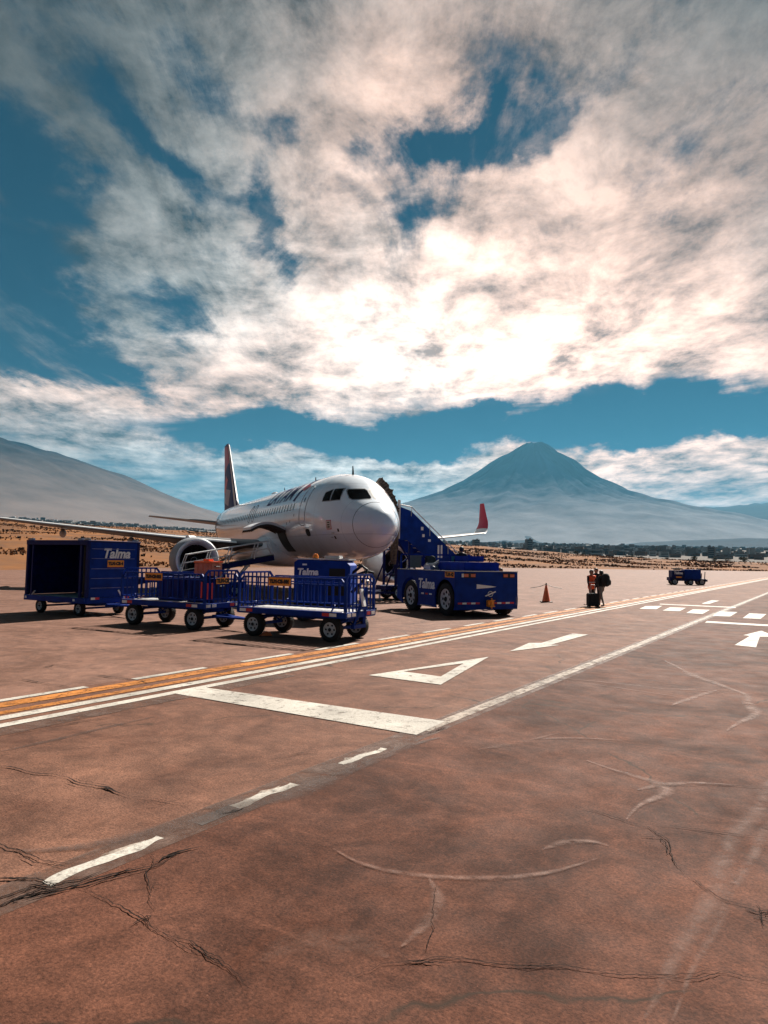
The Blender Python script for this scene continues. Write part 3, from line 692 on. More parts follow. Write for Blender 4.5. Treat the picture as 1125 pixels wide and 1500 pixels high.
# local axes: x = lateral (towards photo right), y = distance aft of the nose, z = up
ST = [(0, .0, 3.36, 3.36), (.06, .30, 3.64, 3.08), (.2, .53, 3.87, 2.86), (.5, .79, 4.11, 2.62), (.9, 1.05, 4.32, 2.40), (1.3, 1.29, 4.52, 2.21), (1.7, 1.46, 4.78, 2.08),
      (2.1, 1.60, 5.10, 1.99), (2.6, 1.73, 5.43, 1.91), (3.2, 1.84, 5.67, 1.85), (4.0, 1.92, 5.82, 1.81), (5.0, 1.965, 5.90, 1.785), (6.0, 1.975, 5.92, 1.78), (12, 1.975, 5.92, 1.78), (18, 1.975, 5.92, 1.78), (24, 1.975, 5.92, 1.78), (26, 1.96, 5.92, 1.86),
      (28, 1.87, 5.92, 2.17), (30, 1.68, 5.90, 2.66), (32, 1.39, 5.86, 3.28), (34, 1.02, 5.76, 3.93), (36, .58, 5.52, 4.5), (37.2, .28, 5.3, 4.8), (37.57, .12, 5.16, 4.94)]
SA = np.array(ST)
def ci(y, k):
    x = SA[:, 0]; v = SA[:, k]; i = int(np.clip(np.searchsorted(x, y)-1, 0, len(x)-2))
    h = x[i+1]-x[i]; t = (y-x[i])/h
    def sl(j):
        if j == 0: return (v[1]-v[0])/(x[1]-x[0])
        if j == len(x)-1: return (v[-1]-v[-2])/(x[-1]-x[-2])
        a = (v[j]-v[j-1])/(x[j]-x[j-1]); b = (v[j+1]-v[j])/(x[j+1]-x[j])
        return 0 if a*b <= 0 else 2*a*b/(a+b)
    m0, m1 = sl(i), sl(i+1)
    return (2*t**3-3*t*t+1)*v[i] + (t**3-2*t*t+t)*h*m0 + (-2*t**3+3*t*t)*v[i+1] + (t**3-t*t)*h*m1
def zc(y): return float(np.interp(y, [0, 1, 3, 5, 25, 30, 37.57], [3.36, 3.40, 3.66, 3.85, 3.85, 4.15, 5.05]))
def fsec(y, n=56, grow=0.0):
    w, zt, zb, c = ci(y, 1)+grow, ci(y, 2)+grow, ci(y, 3)-grow, zc(y); o = []
    for j in range(n):
        t = 2*PI*j/n; s, q = math.sin(t), math.cos(t)
        o.append((w*s, y, c + (zt-c if q > 0 else c-zb)*q))
    return o
ys = [0.004, .015, .04, .08, .14, .2, .3, .4, .5, .65, .8] + list(np.arange(.95, 6, .15)) + list(np.arange(6, 24, .75)) + list(np.arange(24, 37.5, .4)) + [37.57]
fm = bpy.data.materials.new('fuselage_paint'); fm.use_nodes = True
def fus_mat(m):
    nt = m.node_tree; N = nt.nodes; L = nt.links; b = N['Principled BSDF']
    b.inputs['Roughness'].default_value = .24; b.inputs['Coat Weight'].default_value = .8; b.inputs['Coat Roughness'].default_value = .07
    tc = N.new('ShaderNodeTexCoord'); s = N.new('ShaderNodeSeparateXYZ'); L.new(tc.outputs['Object'], s.inputs[0])
    def mt(op, a, b_=None):
        n = N.new('ShaderNodeMath'); n.operation = op
        for i, v in enumerate((a, b_)):
            if v is None: continue
            if isinstance(v, (int, float)): n.inputs[i].default_value = v
            else: L.new(v, n.inputs[i])
        return n.outputs[0]
    l1 = mt('LESS_THAN', mt('FRACT', mt('DIVIDE', mt('ADD', s.outputs['Y'], .7), 2.13)), .006)
    l2 = mt('LESS_THAN', mt('ABSOLUTE', mt('SUBTRACT', s.outputs['Z'], 2.95)), .008)
    l3 = mt('LESS_THAN', mt('ABSOLUTE', mt('SUBTRACT', s.outputs['Z'], 5.2)), .006)
    ln = mt('MULTIPLY', mt('MAXIMUM', l1, mt('MAXIMUM', l2, l3)), .5)
    n = N.new('ShaderNodeTexNoise'); n.inputs['Scale'].default_value = .9; n.inputs['Detail'].default_value = 10; n.inputs['Roughness'].default_value = .65; L.new(tc.outputs['Object'], n.inputs['Vector'])
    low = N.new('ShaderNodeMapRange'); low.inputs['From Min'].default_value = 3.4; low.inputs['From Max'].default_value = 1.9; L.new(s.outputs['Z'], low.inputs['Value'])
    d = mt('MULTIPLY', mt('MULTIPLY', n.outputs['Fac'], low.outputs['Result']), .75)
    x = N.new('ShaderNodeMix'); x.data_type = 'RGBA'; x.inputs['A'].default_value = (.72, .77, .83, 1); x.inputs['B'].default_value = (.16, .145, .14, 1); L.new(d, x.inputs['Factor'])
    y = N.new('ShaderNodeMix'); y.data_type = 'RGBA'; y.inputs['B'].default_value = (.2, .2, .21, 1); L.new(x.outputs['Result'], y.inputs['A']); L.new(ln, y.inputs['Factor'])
    L.new(y.outputs['Result'], b.inputs['Base Color'])
    nb = N.new('ShaderNodeTexNoise'); nb.inputs['Scale'].default_value = 1.1; nb.inputs['Detail'].default_value = 2; L.new(tc.outputs['Object'], nb.inputs['Vector'])
    bp = N.new('ShaderNodeBump'); bp.inputs['Strength'].default_value = .35; bp.inputs['Distance'].default_value = .06; L.new(nb.outputs['Fac'], bp.inputs['Height']); L.new(bp.outputs['Normal'], b.inputs['Normal'])
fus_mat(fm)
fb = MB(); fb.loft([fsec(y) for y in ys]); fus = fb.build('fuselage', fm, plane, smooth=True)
bvh = BVHTree.FromPolygons([v.co.copy() for v in fus.data.vertices], [tuple(p.vertices) for p in fus.data.polygons])
def hit(o, d, off):
    h, n, i, _ = bvh.ray_cast(Vector(o), Vector(d))
    if h is None: return None
    if n.dot(Vector(d)) > 0: n = -n
    return h + n*off
def patch(name, corners, m, mode, off, nu=8, nv=8, rnd=0, parent=plane, thick=0):
    """quad patch laid on the skin. mode F: corners are (x,z) seen from ahead; R: (y,z) on the photo-left side; L: the other side"""
    b = MB(); g = []
    c = [Vector((p[0], p[1], 0)) for p in corners]
    for i in range(nu+1):
        row = []
        for j in range(nv+1):
            u, v = i/nu, j/nv
            p = c[0].lerp(c[1], u).lerp(c[3].lerp(c[2], u), v)
            if mode == 'F': h = hit((p.x, -3, p.y), (0, 1, 0), off)
            elif mode == 'R': h = hit((-4, p.x, p.y), (1, 0, 0), off)
            else: h = hit((4, p.x, p.y), (-1, 0, 0), off)
            row.append(b.bm.verts.new(h) if h is not None else None)
        g.append(row)
    for i in range(nu):
        for j in range(nv):
            q = [g[i][j], g[i+1][j], g[i+1][j+1], g[i][j+1]]
            if rnd and (i in (0, nu-1)) and (j in (0, nv-1)):
                k = (0 if i == 0 else 1, 0 if j == 0 else 1)
                del q[{(0, 0): 0, (1, 0): 1, (1, 1): 2, (0, 1): 3}[k]]
            if None in q: continue
            b._f(q)
    return b.build(name, m, parent, smooth=True)
# cockpit glazing: photo-left windshield, photo-right windshield, side windows
def scl(cs, k):
    mx = sum(c[0] for c in cs)/4; my = sum(c[1] for c in cs)/4
    return [(mx+(c[0]-mx)*(1+k/abs(c[0]-mx) if abs(c[0]-mx) > .02 else 1), my+(c[1]-my)*(1+k/abs(c[1]-my) if abs(c[1]-my) > .02 else 1)) for c in cs]
for cs, m in (([(-.04, 4.47), (-.90, 4.44), (-.86, 4.90), (-.04, 4.95)], 'glass'), ([(.04, 4.47), (.90, 4.44), (.86, 4.90), (.04, 4.95)], 'glass_lit')):
    f_ = patch('window_frame', scl(cs, .035), M['grey'], 'F', .004, 10, 6, 1)
    g_ = patch('cockpit_window', cs, M[m], 'F', .010, 10, 6, 1)
for sgn, md in ((-1, 'R'), (1, 'L')):
    for cs in ([(1.98, 4.44), (2.42, 4.42), (2.66, 4.93), (2.30, 4.95)], [(2.50, 4.42), (3.02, 4.42), (3.10, 4.80), (2.76, 4.93)]):
        patch('window_frame', scl(cs, .035), M['grey'], md, .004, 6, 6, 0)
        patch('cockpit_window', cs, M['glass'], md, .010, 6, 6, 0)
# radome seam
b = MB(); b.tube(fsec(.88, 48, .001), .010, 5, closed=True); b.build('radome_seam', M['ink'], plane, smooth=True)
# cabin windows on the visible side
yw = 6.75; nW = 0
while yw < 31.2:
    if not any(abs(yw-q) < .35 for q in ()):
        patch('cabin_window', [(yw-.13, 4.22), (yw+.13, 4.22), (yw+.13, 4.58), (yw-.13, 4.58)], M['win'], 'R', .006, 4, 4, 1)
    yw += .533
yw = 6.75
while yw < 12:
    patch('cabin_window', [(yw-.13, 4.22), (yw+.13, 4.22), (yw+.13, 4.58), (yw-.13, 4.58)], M['win'], 'L', .006, 4, 4, 1); yw += .533
# door outlines: front service door, overwing exits, rear door
def outline(name, y0, y1, z0, z1, m, w=.016, md='R', fill=None):
    pts = []
    def seg(a, b_, n):
        for i in range(n): pts.append((a[0]+(b_[0]-a[0])*i/n, a[1]+(b_[1]-a[1])*i/n))
    r = .12
    seg((y0+r, z0), (y1-r, z0), 4); seg((y1, z0+r), (y1, z1-r), 10); seg((y1-r, z1), (y0+r, z1), 4); seg((y0, z1-r), (y0, z0+r), 10)
    hs = [hit((-4 if md == 'R' else 4, p[0], p[1]), (1 if md == 'R' else -1, 0, 0), .004) for p in pts]
    b = MB(); b.tube([h for h in hs if h], w, 5, closed=True); return b.build(name, m, plane)
outline('door_seam', 4.72, 5.58, 3.42, 5.28, M['grey'])
outline('door_seam', 4.72, 5.58, 3.42, 5.28, M['grey'], md='L')
outline('door_seam', 29.4, 30.15, 3.5, 5.25, M['grey'])
for y0 in (15.3, 16.35): outline('exit_seam', y0, y0+.5, 4.0, 5.05, M['ink'], .014)
patch('door_window', [(5.05, 4.5), (5.25, 4.5), (5.25, 4.74), (5.05, 4.74)], M['win'], 'R', .006, 3, 3, 1)
patch('service_hatch', [(4.25, 2.92), (4.85, 2.92), (4.85, 3.25), (4.25, 3.25)], M['dark'], 'R', .008, 5, 4, 1)
hp = MB(); h0 = hit((-4, 4.25, 3.28), (1, 0, 0), .01); h1 = hit((-4, 4.85, 3.28), (1, 0, 0), .01)
hp.prism([h0, h1, h1+Vector((-.26, 0, -.03)), h0+Vector((-.26, 0, -.03))], (0, 0, .02)); hp.build('hatch_flap', M['white'], plane)
# static plate with red border on the nose side
patch('probe_placard', [(2.05, 3.16), (2.42, 3.16), (2.42, 3.56), (2.05, 3.56)], M['livery_red'], 'R', .006, 4, 4)
patch('probe_plate', [(2.08, 3.19), (2.39, 3.19), (2.39, 3.53), (2.08, 3.53)], M['steel'], 'R', .009, 4, 4)
for i, z in enumerate((3.24, 3.33, 3.43)): patch('probe_port', [(2.15, z), (2.32, z), (2.32, z+.055), (2.15, z+.055)], M['ink'], 'R', .012, 2, 2)
for p in ((1.6, 3.05), (1.95, 2.75), (7.1, 3.62), (7.7, 3.55), (6.4, 3.9)): patch('vent_port', [(p[0], p[1]), (p[0]+.1, p[1]), (p[0]+.1, p[1]+.13), (p[0], p[1]+.13)], M['ink'], 'R', .006, 2, 2)
for (y, z) in ((1.95, 3.0), (2.15, 2.82)):   # pitot probes
    h = hit((-4, y, z), (1, 0, 0), 0); b = MB(); b.tube([h, h+Vector((-.13, 0, 0)), h+Vector((-.15, -.12, 0))], [.02, .018, .012], 6); b.build('pitot_probe', M['steel'], plane)
for y, s in ((3.6, .42), (9.2, .3), (15.5, .28)):
    z = ci(y, 2); b = MB(); b.loft([[(-.02, y, z-.05), (.02, y, z-.05), (.02, y+.22, z-.05), (-.02, y+.22, z-.05)], [(-.008, y+.12, z+s), (.008, y+.12, z+s), (.008, y+.2, z+s), (-.008, y+.2, z+s)]]); b.build('antenna', M['black'], plane)
b = MB(); b.loft([[(.22*math.sin(t*PI/6)*k, 18+.55*math.cos(t*PI/6)*k, 5.88+zz_) for t in range(12)] for k, zz_ in ((1, 0), (.95, .12), (.6, .22), (.2, .25))]); b.build('antenna_dome', M['white'], plane, smooth=True)
# lettering along the forward fuselage
def wrap_text(name, body, y_start, y_end, z0, z1, m):
    bm = text_bm(body, 1.0, shear=.18, bold=.016, align='LEFT', space=1.12)
    xs = [v.co.x for v in bm.verts]; yy = [v.co.y for v in bm.verts]; x0, x1, a0, a1 = min(xs), max(xs), min(yy), max(yy)
    for v in bm.verts:
        v.co = Vector((0, y_start + (v.co.x-x0)/(x1-x0)*(y_end-y_start), z0 + (v.co.y-a0)/(a1-a0)*(z1-z0)))
    for i in range(1, 14):
        bmesh.ops.bisect_plane(bm, geom=bm.verts[:]+bm.edges[:]+bm.faces[:], plane_co=(0, 0, z0+(z1-z0)*i/14), plane_no=(0, 0, 1))
    for v in bm.verts:
        h = hit((-4, v.co.y, v.co.z), (1, 0, 0), .012)
        if h: v.co = h
    b = MB(); b.merge(bm); return b.build(name, m, plane)
wrap_text('airline_lettering', 'LATAM', 12.9, 7.75, 4.80, 5.62, M['title_blue'])
patch('airline_emblem', [(7.25, 5.0), (6.75, 5.15), (5.95, 5.78), (6.5, 5.70)], M['title_blue'], 'R', .012, 6, 8)
patch('airline_emblem', [(7.35, 4.72), (6.95, 4.66), (6.55, 5.26), (6.85, 5.20)], M['title_blue'], 'R', .010, 6, 8)
patch('airline_emblem', [(6.9, 5.28), (6.2, 5.12), (5.75, 5.34), (6.3, 5.5)], M['coral'], 'R', .016, 6, 8)
# belly fairing
b = MB(); secs = []
for y, w, z0, z1 in ((11.0, .9, 1.9, 2.2), (11.3, 1.75, 1.62, 2.7), (11.9, 2.12, 1.45, 3.15), (12.8, 2.28, 1.38, 3.3), (14.5, 2.3, 1.36, 3.2), (18, 2.3, 1.36, 3.0), (20.5, 2.2, 1.42, 2.85), (22.5, 1.85, 1.6, 2.6), (24, 1.1, 1.8, 2.2)):
    zc_ = (z0+z1)/2; secs.append([(w*math.copysign(abs(math.sin(t*2*PI/32))**.65, math.sin(t*2*PI/32)), y, zc_ + (z1-z0)/2*math.copysign(abs(math.cos(t*2*PI/32))**.7, math.cos(t*2*PI/32))) for t in range(32)])
b.loft(secs); b.build('belly_fairing', M['white'], plane, smooth=True)
# wings
def airfoil(le, chord, x, z, tk, n=14, twist=0):
    o = []
    for j in range(2*n):
        if j < n: t = j/n; s = 1
        else: t = 1-(j-n)/n; s = -1
        u = (1-math.cos(t*PI))/2
        th = tk*chord*(1.4845*math.sqrt(u)-.63*u-1.758*u*u+1.4215*u**3-.5075*u**4)*2.0
        cb = .03*chord*math.sin(u*PI)
        o.append((x, le+u*chord, z + cb + (th*.55 if s > 0 else -th*.45) - twist*u*chord))
    return o
def wing(s):
    b = MB(); b.loft([airfoil(le, te-le, s*x, z, tk, twist=tw) for x, le, te, z, tk, tw in
                      ((1.6, 11.7, 19.0, 2.55, .075, .05), (3.2, 12.75, 19.0, 2.66, .07, .045), (6.4, 14.4, 19.1, 2.90, .062, .03), (10, 16.3, 20.1, 3.26, .055, .02), (14, 18.35, 21.2, 3.68, .052, .01), (17.05, 19.95, 22.05, 4.03, .05, 0))])
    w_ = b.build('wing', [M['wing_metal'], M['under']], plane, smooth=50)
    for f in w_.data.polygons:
        if f.normal.z < -.2: f.material_index = 1  # downward faces take the painted shade colour
    # leading-edge slat, bright metal, and three flap track fairings
    b = MB(); secs = []
    for x, le, z, r in ((3.4, 12.86, 2.68, .16), (6.4, 14.4, 2.92, .15), (10, 16.3, 3.28, .12), (14, 18.35, 3.70, .10), (16.9, 19.87, 4.03, .08)):
        secs.append([(s*x, le - .03 + r*1.6*(1-math.cos(a)), z + r*.75*math.sin(a)) for a in np.linspace(-.05, 1.3, 7)])
    b.loft(secs, cap=False, closed_ring=False); b.build('slat', M['white_paint'], plane, smooth=True)
    for x, y0, z in ((5.2, 17.0, 2.45), (8.6, 17.6, 2.82), (12.4, 19.0, 3.22)):
        b = MB(); b.loft([[(s*x + w*math.cos(t*PI/6), y0+dy, z + dz + w*1.3*math.sin(t*PI/6)) for t in range(12)] for dy, w, dz in ((0, .03, 0), (.4, .15, -.05), (1.2, .2, -.08), (2.2, .15, -.12), (3.0, .03, -.12))])
        b.build('flap_fairing', M['grey'], plane, smooth=True)
    # sharklet
    b = MB(); secs = []
    for t in np.linspace(0, 1, 9):
        ang = R(8 + 74*min(1, t*2.2)); 
        x = 17.05 + (.55*min(1, t*2.2)**.8) + t*.32; z = 4.03 + 2.45*t**1.35
        c = 2.1*(1-t) + .62*t; le = 19.95 + 1.75*t
        n_ = Vector((math.sin(ang), 0, -math.cos(ang)))
        ring = [Vector(p) for p in airfoil(le, c, 0, 0, .05, 8)]
        secs.append([(s*(x + p.z*-n_.x), p.y, z + p.z*-n_.z) for p in ring])
    b.loft(secs[:3]); b.build('winglet_root', M['white_paint'], plane, smooth=40)
    b = MB(); b.loft(secs[2:]); b.build('winglet', M['livery_red'], plane, smooth=40)
for s in (-1, 1): wing(s)
# tail surfaces
for s in (-1, 1):
    b = MB(); b.loft([airfoil(le, te-le, s*x, z, .05, 9) for x, le, te, z in ((.5, 31.9, 36.0, 4.62), (3.2, 33.4, 36.5, 4.90), (6.15, 35.0, 36.7, 5.18), (6.25, 35.3, 36.6, 5.19))]); b.build('tailplane', M['wing_metal'], plane, smooth=50)
def finsec(z):
    t = (z-5.6)/(11.76-5.6); le = 29.6 + 5.0*t; te = 35.6 + 1.0*t; c = te-le; o = []
    for j in range(24):
        u = j/12 if j < 12 else 2-j/12; s = 1 if j < 12 else -1; v = (1-math.cos(u*PI))/2
        th = .05*c*(1.4845*math.sqrt(v)-.63*v-1.758*v*v+1.4215*v**3-.5075*v**4)*2
        o.append((s*th, le+v*c, z))
    return o
b = MB(); b.loft([finsec(z) for z in (5.5, 7, 9, 10.5, 11.5)] + [[(x*.4, y+.25 if y < 35 else y, 11.76) for x, y, z in finsec(11.76)]]); fin = b.build('tail_fin', M['indigo'], plane, smooth=50)
b = MB(); b.loft([[(x*1.06, y-.02 if j in (0,) else y, z) for j, (x, y, z) in enumerate(finsec(zz_)) if j in (22, 23, 0, 1, 2)] for zz_ in (5.55, 7, 9, 11, 11.6)], cap=False, closed_ring=False)
b.build('fin_leading_edge', M['white_paint'], plane, smooth=True)
b = MB(); b.loft([[(-.02, 27.2, 5.9), (.02, 27.2, 5.9), (.05, 30.2, 5.85), (-.05, 30.2, 5.85)], [(-.01, 29.3, 6.05), (.01, 29.3, 6.05), (.04, 30.5, 6.6), (-.04, 30.5, 6.6)]]); b.build('dorsal_fin', M['white'], plane, smooth=30)
finv = BVHTree.FromPolygons([v.co.copy() for v in fin.data.vertices], [tuple(p.vertices) for p in fin.data.polygons])
def fin_mark(c4, m, off=.012):
    c = [Vector((q[0], q[1], 0)) for q in c4]
    for sgn in (-1, 1):
        b = MB(); g = []
        for i in range(9):
            row = []
            for j in range(9):
                u, v = i/8, j/8; q = c[0].lerp(c[1], u).lerp(c[3].lerp(c[2], u), v)
                h, n, _, _ = finv.ray_cast(Vector((sgn*3, q.x, q.y)), Vector((-sgn, 0, 0)))
                row.append(b.bm.verts.new(h + Vector((sgn*off, 0, 0))) if h is not None else None)
            g.append(row)
        for i in range(8):
            for j in range(8):
                f = [g[i][j], g[i+1][j], g[i+1][j+1], g[i][j+1]]
                if None not in f: b._f(f)
        b.build('fin_marking', m, plane, smooth=True)
fin_mark([(34.6, 11.45), (36.4, 11.6), (35.9, 8.9), (33.4, 9.9)], M['livery_red'])
fin_mark([(33.4, 8.4), (34.6, 8.9), (35.9, 7.6), (34.6, 7.2)], M['coral'])
fin_mark([(31.9, 7.4), (34.4, 7.7), (35.6, 6.6), (32.4, 6.1)], M['mauve'])
# engines
def engine(s):
    c = Vector((s*5.75, 11.2, 1.72))
    prof = [(.80, .55), (.84, .30), (.90, .12), (.985, .02), (1.03, 0.0), (1.08, .03)]
    b = MB(); b.lathe([(r*1.0, h) for r, h in prof] , c, 'Y', 48); 
    e = MB(); e.lathe([(1.08, .03), (1.14, .15), (1.19, .5), (1.215, 1.1), (1.2, 1.9), (1.13, 2.7), (1.02, 3.2), (.98, 3.2), (.9, 2.6)], c, 'Y', 48)
    en = e.build('engine', M['grey'] if s < 0 else M['white'], plane, smooth=40)
    b.build('intake_lip', M['lip'], en, smooth=True)
    d = MB(); d.lathe([(.80, .55), (.84, 1.0), (.87, 1.25)], c, 'Y', 48); d.build('intake_duct', M['dark'], en, smooth=True)
    f = MB()
    for k in range(24):
        a = 2*PI*k/24; secs = []
        for r, ch, tw in ((.25, .16, .5), (.5, .22, .85), (.85, .24, 1.15)):
            u = Vector((math.cos(a), 0, math.sin(a))); t = Vector((-math.sin(a), 0, math.cos(a))); dd = t*math.sin(tw) + Vector((0, 1, 0))*math.cos(tw)
            p = c + Vector((0, 1.1, 0)) + u*r; nn = u.cross(dd)*.012
            secs.append([p-dd*ch/2-nn, p+dd*ch/2-nn, p+dd*ch/2+nn, p-dd*ch/2+nn])
        f.loft(secs)
    f.lathe([(.86, 1.45), (.02, 1.45)], c, 'Y', 32)
    f.build('fan', M['black'], en)
    sp = MB(); sp.lathe([(.005, .62), (.08, .68), (.18, .85), (.26, 1.08)], c, 'Y', 24); spo = sp.build('spinner', M['black'], en, smooth=True)
    sw = MB(); sw.tube([c + Vector((math.cos(a)*r, y, math.sin(a)*r)) for a, r, y in [(t*.5, .07+.019*t, .66+.036*t) for t in range(9)]], .016, 5); sw.build('spinner_swirl', M['letter'], en)
    x = MB(); x.lathe([(.62, 2.6), (.58, 3.4), (.42, 4.1), (.3, 4.1)], c, 'Y', 32); x.lathe([(.3, 3.6), (.22, 4.3), (.02, 4.7)], c, 'Y', 24); x.build('exhaust', M['steel'], en, smooth=True)
    p = MB(); p.loft([[(c.x-w, y0, z0), (c.x+w, y0, z0), (c.x+w, y1, z0), (c.x-w, y1, z0)] for w, y0, y1, z0 in ((.16, 12.3, 15.9, 2.5), (.22, 12.0, 16.2, 2.8), (.16, 13.7, 16.3, 3.05))]); p.build('pylon', M['white_paint'], en, smooth=50)
for s in (-1, 1): engine(s)
# landing gear
def gear_wheel(c, r, w, parent):
    b = MB(); b.lathe([(r*.52, -w*.42), (r*.8, -w/2), (r*.95, -w*.4), (r, -w*.15), (r, w*.15), (r*.95, w*.4), (r*.8, w/2), (r*.52, w*.42)], c, 'X', 28); t = b.build('wheel', M['tyre'], parent, smooth=True)
    b = MB(); b.lathe([(.02, -w*.3), (r*.3, -w*.25), (r*.53, -w*.43)], c, 'X', 24); b.lathe([(.02, w*.3), (r*.3, w*.25), (r*.53, w*.43)], c, 'X', 24); b.build('rim', M['rim'], t, smooth=40)
b = MB(); b.tube([(0, 5.1, 2.3), (0, 5.07, .42)], .09, 12); b.tube([(-.3, 5.07, .39), (.3, 5.07, .39)], .06, 10); b.tube([(0, 5.05, 1.1), (0, 6.2, 2.1)], .05, 8); b.box((0, 4.9, 1.25), (.5, .08, .2)); ng = b.build('nose_gear', M['white_paint'], plane, smooth=40)
for s in (-1, 1): gear_wheel((s*.25, 5.07, .39), .39, .22, ng)
b = MB(); b.box((-.42, 5.3, 1.55), (.03, 1.6, .55)); b.box((.42, 5.3, 1.55), (.03, 1.6, .55)); b.build('gear_door', M['white'], plane)
for s in (-1, 1):
    b = MB(); b.tube([(s*3.8, 17.7, 2.7), (s*3.8, 17.7, .6)], .13, 12); b.tube([(s*3.35, 17.7, .59), (s*4.25, 17.7, .59)], .08, 10); b.tube([(s*3.8, 17.7, 1.4), (s*2.1, 17.7, 2.3)], .07, 8); b.tube([(s*3.8, 17.7, .9), (s*3.8, 16.7, 2.4)], .05, 8)
    g = b.build('main_gear', M['white_paint'], plane, smooth=40)
    for q in (-.47, .47): gear_wheel((s*3.8+q, 17.7, .585), .585, .42, g)
    b = MB(); b.box((s*4.12, 17.7, 1.75), (.04, 1.2, 1.5)); b.build('gear_door', M['grey'], g)
# open forward cargo door and a dark skin patch painted as its shaded hold
patch('cargo_opening_shade', [(8.25, 2.25), (9.85, 2.25), (9.85, 3.34), (8.25, 3.34)], M['dark'], 'R', .02, 8, 8)
b = MB(); b.loft([[( -1.93 - 1.75*t, y, 3.42 + .40*math.sin(t*2.6) - .22*t + th) for t in np.linspace(0, 1, 12)] + [(-1.93 - 1.75*t, y, 3.42 + .40*math.sin(t*2.6) - .22*t + th - .13) for t in np.linspace(1, 0, 12)] for y, th in ((8.05, 0), (9.98, 0))])
cd = b.build('cargo_door', M['white'], plane, smooth=40)
b = MB()
for y in (8.02, 8.5, 9.0, 9.5, 10.0):
    b.loft([[(-1.93 - 1.75*t, y+dy, 3.41 - .13 + .40*math.sin(t*2.6) - .22*t - dz) for dy, dz in ((-.04, 0), (.04, 0), (.04, .12), (-.04, .12))] for t in np.linspace(0, 1, 10)])
for t in (.2, .5, .8): b.box((-1.93-1.75*t, 9.02, 3.25 + .40*math.sin(t*2.6) - .22*t), (.05, 1.9, .10))
b.build('door_rib', M['rubber'], cd)

# ================================================================== wheels and carts
def wheel(parent, c, r, w, name='wheel', rimk=.58, steer=0, holes=6):
    b = MB(); b.lathe([(r*rimk, -w*.40), (r*rimk+.02, -w*.5), (r*.86, -w*.5), (r*.96, -w*.40), (r, -w*.2), (r, w*.2), (r*.96, w*.40), (r*.86, w*.5), (r*rimk+.02, w*.5), (r*rimk, w*.40)], (0, 0, 0), 'Y', 36)
    for k in range(36):      # tread blocks round the shoulder
        a = 2*PI*k/36
        for s in (-1, 1): b.box((math.cos(a)*r*.985, s*w*.3, math.sin(a)*r*.985), (r*.05, w*.26, r*.07), Matrix.Rotation(-a, 3, 'Y'))
    t = b.build(name, M['tyre'], parent, smooth=35); t.location = c; t.rotation_euler = (0, 0, steer)
    b = MB()
    for s in (-1, 1):
        b.lathe([(r*rimk+.005, s*w*.42), (r*rimk*.93, s*w*.44), (r*rimk*.86, s*w*.30), (r*rimk*.5, s*w*.24), (r*rimk*.42, s*w*.34), (r*rimk*.2, s*w*.40), (.003, s*w*.40)], (0, 0, 0), 'Y', 32)
    b.mi = 1
    for s in (-1, 1):
        for k in range(holes):
            a = 2*PI*k/holes; q = r*rimk*.68
            b.lathe([(r*rimk*.15, s*(w*.30)), (.002, s*(w*.302))], (math.cos(a)*q, 0, math.sin(a)*q), 'Y', 10)
        b.lathe([(r*rimk*.26, s*w*.40), (r*rimk*.22, s*w*.47), (.002, s*w*.48)], (0, 0, 0), 'Y', 14)
    b.build('rim', [M['rim'], M['dark']], t, smooth=35)
    return t
def reflector(parent, p, along, up, m, n, w=.16, h=.07):
    a = Vector(along).normalized(); u = Vector(up).normalized(); nn = Vector(n)
    b = MB(); b.box(Vector(p), (w, .008, h), Matrix((a, nn, u)).transposed()); return b.build('reflector', m, parent)
def plate(parent, txt, p, along, n, w=.48, h=.19, m='plate'):
    a = Vector(along).normalized(); nn = Vector(n).normalized()
    b = MB(); b.box(Vector(p), (w, .01, h), Matrix((a, nn, Vector((0, 0, 1)))).transposed(), bev=.003); pl = b.build('number_plate', M[m], parent)
    text_on(pl, 'plate_lettering', txt, min(h*.86, w/(len(txt)*.60)), Vector(p)+nn*.007, a, (0, 0, 1), M['ink'], depth=.002, bold=.012)
    return pl

